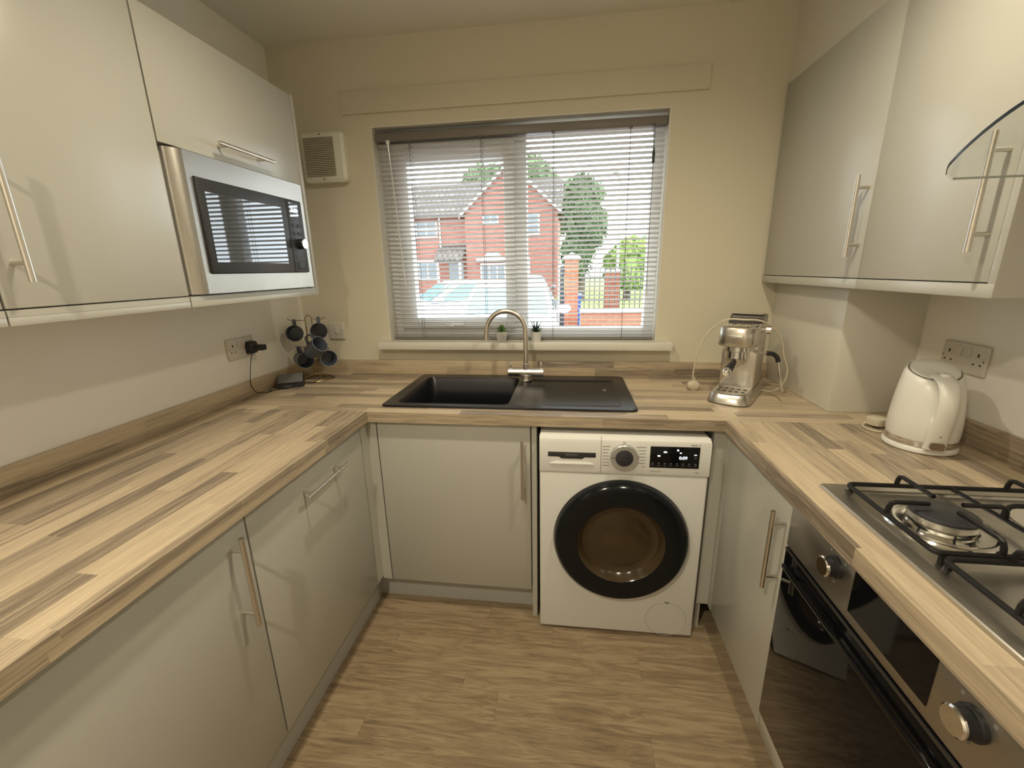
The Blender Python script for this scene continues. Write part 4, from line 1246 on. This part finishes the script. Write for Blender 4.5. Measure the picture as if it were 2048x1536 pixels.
han = Q(MB().tube(hsp, rs_, 16, flat=(0, 0, 1)), 'handle', 'whiteplastic')
Q(MB().box(-0.020, 0.020, -0.098, -0.074, 0.030, 0.110, 0.008), 'handle_inner', 'whiteplastic', han)
Q(MB().lathe([(0.0115, 0.216), (0.0115, 0.226), (0.0095, 0.2285), (0.0, 0.2288)], (0, -0.060, 0), 'z', 22, True, False), 'switch_button', 'whiteplastic', han)
Q(MB().loft([[(p[0], -0.1075, 0.036 + p[1]) for p in rrect(-0.015, 0.015, -0.010, 0.010, 0.006, 0)], [(p[0], -0.094, 0.036 + p[1]) for p in rrect(-0.015, 0.015, -0.010, 0.010, 0.006, 0)]]), 'gauge_window', 'kglass', han)
Q(MB().ball((0, -0.1085, 0.066), 0.0025, seg=10, rings=6), 'indicator', 'ink', han)

kp = thing('kettle_plug', 'cream plug with short cable lying behind the kettle', 'plug', (2.405, -0.675, H), math.radians(20))
MB().loft([[(p[0] * s, p[1] * s, z) for p in rrect(-0.026, 0.026, -0.026, 0.026, 0.018, 0)] for s, z in ((0.6, 0.006), (0.95, 0.009), (1.0, 0.020), (0.95, 0.030), (0.6, 0.035))]).build('plug_body', 'cream', kp, local=True)
MB().box(-0.003, 0.003, -0.003, 0.003, 0.0005, 0.007).box(-0.014, -0.008, -0.002, 0.002, 0.0005, 0.007).box(0.008, 0.014, -0.002, 0.002, 0.0005, 0.007).build('pins', 'brass', kp, local=True)
MB().tube(smooth_path([(2.385, -0.665, H + 0.012), (2.365, -0.675, H + 0.006), (2.360, -0.700, H + 0.004), (2.368, -0.725, H + 0.004), (2.384, -0.737, H + 0.005)]), 0.0032, 8).build('cable', 'cream', kp)

# ================================================================== CEILING LAMPS
plate_me = MB().lathe([(0.055, -0.0005), (0.055, -0.012), (0.050, -0.016), (0.0, -0.016)], (0, 0, 0), 'z', 32, True, False).mesh('ceiling_plate', 'gloss')
globe_me = MB().lathe([(0.022, -0.016), (0.035, -0.030), (0.046, -0.055), (0.046, -0.075), (0.036, -0.095), (0.018, -0.108), (0.0, -0.110)], (0, 0, 0), 'z', 28, False, False).mesh('glass_globe', 'lampglass')
LBL = ['small ceiling globe lamp above the left worktop, nearer the window', 'small ceiling globe lamp above the right worktop, nearer the window', 'unseen globe lamp added behind the camera to brighten doors and washing machine']  # rear lamp is added to brighten the right doors and washing machine
for (lx, ly), lb in zip(LAMPS, LBL):
    t = thing('ceiling_lamp', lb, 'ceiling lamp', (lx, ly, CEIL), 0, 'small ceiling globe lamps')
    link('ceiling_plate', plate_me, t)
    link('glass_globe', globe_me, t)
    sd = bpy.data.lights.new('lamp_bulb', 'SPOT')
    sd.spot_size = math.radians(175)
    sd.spot_blend = 1.0
    sd.energy = LAMP_W * (2.5 if ly < -2 else (0.95 if lx < 1.2 else 0.95))
    sd.color = LAMP_COL
    sd.shadow_soft_size = 0.03
    so = bpy.data.objects.new('lamp_bulb', sd)
    C.objects.link(so)
    so.parent = t
    so.location = (0, 0, -0.125)

# ================================================================== OUTSIDE
GZ = -0.25
def out_struct(name, mb, mat):
    return struct(name, mb, mat)
out_struct('driveway', MB().box(-14, 9, 0.29, 9.2, GZ - 0.2, GZ), 'paving')
out_struct('road', MB().box(-60, 60, 9.2, 23.0, GZ - 0.2, GZ - 0.02), 'asphalt')
out_struct('verge', MB().box(1.5, 60, 15.5, 20.5, GZ - 0.02, GZ + 0.03), 'grass')
out_struct('garden_ground', MB().box(-60, 60, 23.0, 90, GZ - 0.2, GZ), 'grass')

# house across the road
HYF = 24.0
hs = thing('house', 'red brick house with front gable and tiled roof across the road', 'house', (-4, 26, GZ))
MB().box(-14, 0.66, HYF, 31, GZ, 4.55).build('wall', 'brick', hs)
MB().prism([(-4.62, GZ), (0.68, GZ), (0.68, 4.62), (-1.97, 7.05), (-4.62, 4.62)], 'y', HYF - 0.55, HYF + 3.5).build('gable', 'brick', hs)
b = MB().prism([(HYF - 0.35, 4.42), (27.5, 6.72), (31.35, 4.42), (31.35, 4.56), (27.5, 6.88), (HYF - 0.35, 4.56)], 'x', -14.3, 0.95)
rf = b.build('roof', 'tile', hs)
for s in (-1, 1):
    xe = -1.97 + s * 2.95
    MB().prism([(-1.97, 7.06), (xe, 4.36), (xe, 4.50), (-1.97, 7.22)], 'y', HYF - 0.75, HYF + 3.6).build('gable_roof', 'tile', hs)
    MB().prism([(-1.97, 6.98), (xe, 4.28), (xe, 4.46), (-1.97, 7.18)], 'y', HYF - 0.80, HYF - 0.755).build('barge_board', 'housewhite', hs)
def hwin(x0, x1, z0, z1, nx, yf, nz=1):
    f = MB()
    f.box(x0 - 0.06, x1 + 0.06, yf - 0.05, yf - 0.002, z0 - 0.06, z1 + 0.06)
    f = f.build('window', 'housewhite', hs)
    w = (x1 - x0) / nx
    h = (z1 - z0) / nz
    for i in range(nx):
        for j in range(nz):
            MB().box(x0 + i * w + 0.035, x0 + (i + 1) * w - 0.035, yf - 0.062, yf - 0.051, z0 + j * h + 0.035, z0 + (j + 1) * h - 0.035).build('pane', 'houseglass', f)
hwin(-8.35, -6.5, 3.4, 4.25, 3, HYF, 2)
hwin(-8.35, -6.6, 0.95, 2.0, 3, HYF)
hwin(-12.3, -10.4, 3.4, 4.25, 3, HYF, 2)
hwin(-1.02, -0.38, 3.35, 4.4, 1, HYF - 0.55, 2)
hwin(-3.52, -2.72, 4.0, 4.42, 2, HYF - 0.55)
hwin(-3.75, -2.35, 0.75, 1.75, 3, HYF - 0.55)
hwin(-1.25, -0.95, 1.0, 2.0, 1, HYF - 0.55)
MB().box(-3.95, -2.2, HYF - 0.95, HYF - 0.552, 1.92, 2.08).build('lintel_canopy', 'stone', hs)
MB().prism([(-3.7, 2.085), (-2.4, 2.085), (-2.75, 2.4), (-3.05, 2.46), (-3.35, 2.4)], 'y', HYF - 0.6, HYF - 0.552).build('arch_panel', 'stone', hs)
MB().prism([(HYF - 1.2, 1.95), (HYF - 0.002, 2.75), (HYF - 0.002, 2.88), (HYF - 1.2, 2.07)], 'x', -6.4, -4.75).build('porch_roof', 'tile', hs)
for xp in (-6.24, -4.92):
    MB().box(xp - 0.06, xp + 0.06, HYF - 1.1, HYF - 0.98, GZ, 1.95).build('porch_post', 'housewhite', hs)
MB().box(-5.85, -4.95, HYF - 0.05, HYF - 0.002, GZ, 1.85).build('front_door', 'houseglass', hs)
MB().cyl((-6.28, HYF - 0.08, 2.8), (-6.28, HYF - 0.08, 4.5), 0.05, seg=10).build('downpipe', 'housewhite', hs)

# brick gate pier with pyramid cap
pr_ = thing('gate_pier', 'tall red brick gate pier with pale pyramid cap outside the window', 'gate pier', (1.445, 7.15, GZ))
MB().box(1.30, 1.58, 7.0, 7.28, GZ, 1.60).build('pier', 'brick2', pr_)
MB().loft([[(1.25, 6.95, 1.60), (1.63, 6.95, 1.60), (1.63, 7.33, 1.60), (1.25, 7.33, 1.60)], [(1.25, 6.95, 1.635), (1.63, 6.95, 1.635), (1.63, 7.33, 1.635), (1.25, 7.33, 1.635)], [(1.43, 7.13, 1.745), (1.45, 7.13, 1.745), (1.45, 7.15, 1.745), (1.43, 7.15, 1.745)]]).build('cap', 'stone', pr_)
ge = thing('garden_gate', 'dark metal side gate with pale stile beside the brick pier', 'gate', (1.22, 7.15, GZ))
MB().box(1.175, 1.20, 7.1, 7.14, GZ + 0.05, 1.50).box(1.20, 1.29, 7.1, 7.14, 1.475, 1.50).build('stile', 'housewhite', ge)
MB().box(1.202, 1.292, 7.11, 7.13, GZ + 0.06, 1.47).build('panel', 'fence', ge)

# low brick wall with railings
lw = thing('garden_wall', 'low sunlit orange brick wall with stone coping right of the pier', 'garden wall', (4.2, 6.2, GZ))
MB().box(1.62, 7.0, 6.0, 6.22, GZ, 0.62).build('wall', 'brick2', lw)
MB().box(1.60, 7.02, 5.96, 6.26, 0.62, 0.68).build('coping', 'stone', lw)
rl = thing('railings', 'dark metal railings with vertical bars beyond the low brick wall', 'railings', (3.8, 8.2, GZ))
bar = MB().box(-0.010, 0.010, -0.010, 0.010, 0.0, 1.62).loft([[(-0.010, -0.010, 1.62), (0.010, -0.010, 1.62), (0.010, 0.010, 1.62), (-0.010, 0.010, 1.62)], [(-0.001, -0.001, 1.72), (0.001, -0.001, 1.72), (0.001, 0.001, 1.72), (-0.001, 0.001, 1.72)]]).mesh('bar', 'fence')
for i in range(40):
    link('bar', bar, rl, Matrix.Translation((1.75 + i * 0.115 - 3.8, 0, 0.05)))
for z in (GZ + 0.25, GZ + 1.45):
    MB().box(1.68, 6.4, 8.18, 8.22, z - 0.018, z + 0.018).build('rail', 'fence', rl)
for x in (2.4, 4.6):
    bp = thing('railing_pier', ('brick pier standing behind the railings nearest the gate pier' if x < 3 else 'brick pier standing behind the railings far right'), 'pier', (x, 8.5, GZ))
    MB().box(x - 0.17, x + 0.17, 8.35, 8.69, GZ, 1.32).build('pier', 'brick2', bp)
    MB().box(x - 0.2, x + 0.2, 8.32, 8.72, 1.32, 1.38).build('cap', 'stone', bp)
fw = thing('front_wall', 'low red brick wall at the left edge of the window view', 'garden wall', (-4.0, 5.2, GZ))
MB().box(-6.0, -1.15, 5.1, 5.32, GZ, 0.50).build('wall', 'brick', fw)
MB().box(-6.0, -1.13, 5.06, 5.36, 0.50, 0.56).build('coping', 'stone', fw)
wb = thing('wheelie_bin', 'blue wheelie bin behind the brick gate pier', 'bin', (1.46, 9.05, GZ))
MB().loft([rrect(1.26, 1.66, 8.85, 9.25, 0.04, GZ + 0.08), rrect(1.22, 1.70, 8.8, 9.3, 0.04, GZ + 0.98)]).build('tub', 'blue', wb)
MB().box(1.20, 1.72, 8.78, 9.32, GZ + 0.98, GZ + 1.05, 0.02).build('lid', 'blue', wb)

def car(label, loc, rz, paint, group='parked cars outside'):
    t = thing('car', label, 'car', loc, rz, group)
    def B(mb, name, mat, parent=t, sharp=40):
        return mb.build(name, mat, parent, local=True, sharp=sharp)
    st = [(-2.10, 0.60, 0.60, 0.36), (-2.02, 0.78, 0.70, 0.24), (-1.7, 0.85, 0.78, 0.20), (-1.0, 0.87, 0.93, 0.20), (0.0, 0.88, 0.95, 0.20), (1.2, 0.88, 0.97, 0.20), (1.85, 0.85, 0.95, 0.24), (2.08, 0.72, 0.86, 0.40)]
    lps = []
    for y_, h_, zt_, zb_ in st:
        zm = zb_ + (zt_ - zb_) * 0.55
        half = [(h_ * 0.90, zb_), (h_, zb_ + 0.14), (h_, zm), (h_ * 0.95, zt_ - 0.06), (h_ * 0.86, zt_)]
        lps.append([(x, y_, z) for x, z in half] + [(0, y_, zt_ + 0.02)] + [(-x, y_, z) for x, z in half[::-1]])
    body = B(MB().loft(lps), 'body', paint, sharp=50)
    def ringc(hw_, yf, yb, z, bow):
        return [(-hw_, yf + bow, z), (-hw_ * 0.5, yf, z), (hw_ * 0.5, yf, z), (hw_, yf + bow, z), (hw_, (yf + yb) / 2, z), (hw_, yb - bow, z), (0, yb, z), (-hw_, yb - bow, z), (-hw_, (yf + yb) / 2, z)]
    B(MB().loft([ringc(0.80, -1.02, 1.85, 0.93, 0.06), ringc(0.66, -0.30, 1.42, 1.38, 0.06), ringc(0.60, -0.20, 1.30, 1.43, 0.06), ringc(0.40, 0.1, 1.0, 1.45, 0.04)]), 'cabin', paint, sharp=60)
    def gl(pts, nm):
        n_ = (Vector(pts[1]) - Vector(pts[0])).cross(Vector(pts[2]) - Vector(pts[0])).normalized()
        c0 = sum((Vector(p) for p in pts), Vector()) / 4
        if n_.dot(c0 - Vector((0, 0.4, 1.0))) < 0:
            n_ = -n_
        B(MB().loft([[Vector(p) - n_ * 0.004 for p in pts], [Vector(p) + n_ * 0.014 for p in pts]]), nm, 'carglass')
    gl([(-0.70, -0.955, 0.965), (0.70, -0.955, 0.965), (0.60, -0.345, 1.355), (-0.60, -0.345, 1.355)], 'windscreen')
    gl([(-0.66, 1.79, 1.0), (0.66, 1.79, 1.0), (0.56, 1.45, 1.34), (-0.56, 1.45, 1.34)], 'rear_window')
    for s in (-1, 1):
        gl([(s * 0.787, -0.70, 0.975), (s * 0.787, 0.38, 0.975), (s * 0.674, 0.38, 1.345), (s * 0.674, -0.14, 1.345)], 'side_window')
        gl([(s * 0.787, 0.45, 0.975), (s * 0.787, 1.45, 0.975), (s * 0.674, 1.25, 1.345), (s * 0.674, 0.45, 1.345)], 'side_window')
        mr = B(MB().ball((s * 0.97, -0.72, 1.02), 0.11, 0.07, 0.075).cyl((s * 0.84, -0.70, 0.97), (s * 0.93, -0.72, 1.0), 0.03, seg=8), 'mirror', paint)
        B(MB().loft([[(s * 0.52, -2.06, 0.60), (s * 0.76, -1.98, 0.62), (s * 0.74, -1.93, 0.72), (s * 0.50, -2.01, 0.69)], [(s * 0.53, -2.085, 0.61), (s * 0.77, -2.01, 0.63), (s * 0.75, -1.96, 0.71), (s * 0.51, -2.04, 0.68)]]), 'headlight', 'alloy')
        for yw in (-1.32, 1.28):
            wh = B(MB().lathe([(0.20, 0.0), (0.30, 0.0), (0.315, 0.02), (0.315, 0.18), (0.30, 0.20), (0.20, 0.20)], (s * 0.80 - 0.10, yw, 0.315), 'x', 28, True, True), 'wheel', 'tyre')
            B(MB().lathe([(0.20, 0.0), (0.19, 0.012), (0.05, 0.018), (0.0, 0.02)], (s * 0.80 + (0.10 if s > 0 else -0.12), yw, 0.315), 'x', 24, True, False), 'hubcap', 'alloy', wh)
    B(MB().box(-0.42, 0.42, -2.118, -2.07, 0.42, 0.58, 0.01), 'grille', 'black')
    return t
car('white car parked nose towards the window behind the mullion', (0.32, 5.95, GZ), math.radians(3), 'carwhite')
car('silver car parked at an angle on the left of the driveway', (-1.55, 9.2, GZ), math.radians(-58), 'carsilver')
car('dark car parked farthest away beside the brick house', (-0.3, 15.0, GZ), math.radians(12), 'cardark')

def tree(label, loc, rx, ry, rz, h0, mat, nleaf, seed, cone=False, group='trees outside', sz=0.16):
    t = thing('tree', label, 'tree', loc, 0, group)
    rnd = random.Random(seed)
    MB().tube([(0, 0, 0), (0.05, 0.02, h0 + rz * 0.5), (0.0, 0.0, h0 + rz)], [0.20, 0.14, 0.06], 8).build('trunk', 'bark', t, local=True)
    verts, faces = [], []
    blobs = [(0, 0, h0 + rz, rx * 0.75, ry * 0.75, rz * 0.85)]
    for i in range(14):
        a = rnd.uniform(0, 2 * PI); e = rnd.uniform(-0.9, 1.0)
        k_ = math.sqrt(max(0, 1 - e * e)) * (0.75 if not cone else 0.75 * (0.75 - 0.45 * e))
        blobs.append((rx * k_ * math.cos(a), ry * k_ * math.sin(a), h0 + rz + rz * 0.72 * e, rx * 0.42, ry * 0.42, rz * 0.34))
    for _ in range(nleaf):
        bx, by, bz, ax, ay, az = rnd.choice(blobs)
        a = rnd.uniform(0, 2 * PI); u = rnd.uniform(-1, 1); r = rnd.uniform(0.78, 1.04)
        s = math.sqrt(1 - u * u)
        c_ = Vector((bx + ax * r * s * math.cos(a), by + ay * r * s * math.sin(a), bz + az * r * u))
        d1 = Vector((rnd.gauss(0, 1), rnd.gauss(0, 1), rnd.gauss(0, 1))).normalized()
        d2 = d1.orthogonal().normalized()
        w_ = sz * rnd.uniform(0.6, 1.3)
        i0 = len(verts)
        verts += [c_ - d1 * w_, c_ + d2 * w_ * 0.5, c_ + d1 * w_, c_ - d2 * w_ * 0.5]
        faces.append((i0, i0 + 1, i0 + 2, i0 + 3))
    me = bpy.data.meshes.new('crown')
    me.from_pydata([tuple(v) for v in verts], [], faces)
    me.materials.append(M[mat])
    link('crown', me, t)
    b_ = MB()
    for bx, by, bz, ax, ay, az in blobs:
        b_.ball((bx, by, bz), ax * 0.86, ay * 0.86, az * 0.86, 12, 8)
    b_.build('inner_foliage', mat, t, local=True)
tree('tall dark evergreen tree right of the brick house', (1.97, 20.9, GZ), 1.25, 1.15, 2.8, 0.85, 'leafA', 6000, 3, cone=True)
tree('light green bushy tree right of the dark evergreen', (4.4, 21.5, GZ), 1.15, 1.0, 1.45, 0.3, 'leafB', 3500, 5)
tree('pale green tree at the right edge of the window view', (6.6, 26.0, GZ), 1.8, 1.5, 1.5, 0.6, 'leafC', 3500, 8)
tree('leafy tree rising behind the roof of the brick house', (-3.6, 36.0, GZ), 4.6, 2.5, 3.8, 3.2, 'leafC', 7000, 11, sz=0.24)
tree('rounded tree behind the house, right of the gable', (2.0, 41.0, GZ), 2.6, 2.0, 3.1, 3.8, 'leafC', 4500, 13, sz=0.22)
lp_t = thing('lamp_post', 'slim grey street lamp post in front of the green trees', 'lamp post', (3.7, 20.0, GZ))
MB().cyl((3.7, 20.0, GZ + 0.03), (3.7, 20.0, 5.2), 0.07, 0.045, 12).build('pole', 'galv', lp_t)
MB().tube(smooth_path([(3.7, 20.0, 5.15), (3.6, 19.8, 5.4), (3.4, 19.3, 5.5)]), 0.035, 8).build('arm', 'galv', lp_t)
MB().box(3.25, 3.5, 18.9, 19.4, 5.46, 5.56, 0.02).build('lantern', 'galv', lp_t)

# pieces too small to pick apart stay joined
SMALL = ('display_icons', 'programme_marks', 'display_buttons', 'knob_marks', 'tray_holes', 'screws', 'pin_holes', 'pins', 'ladder_cord')
for o in bpy.data.objects:
    if o.name.split('.')[0] in SMALL:
        o['kind'] = 'stuff'
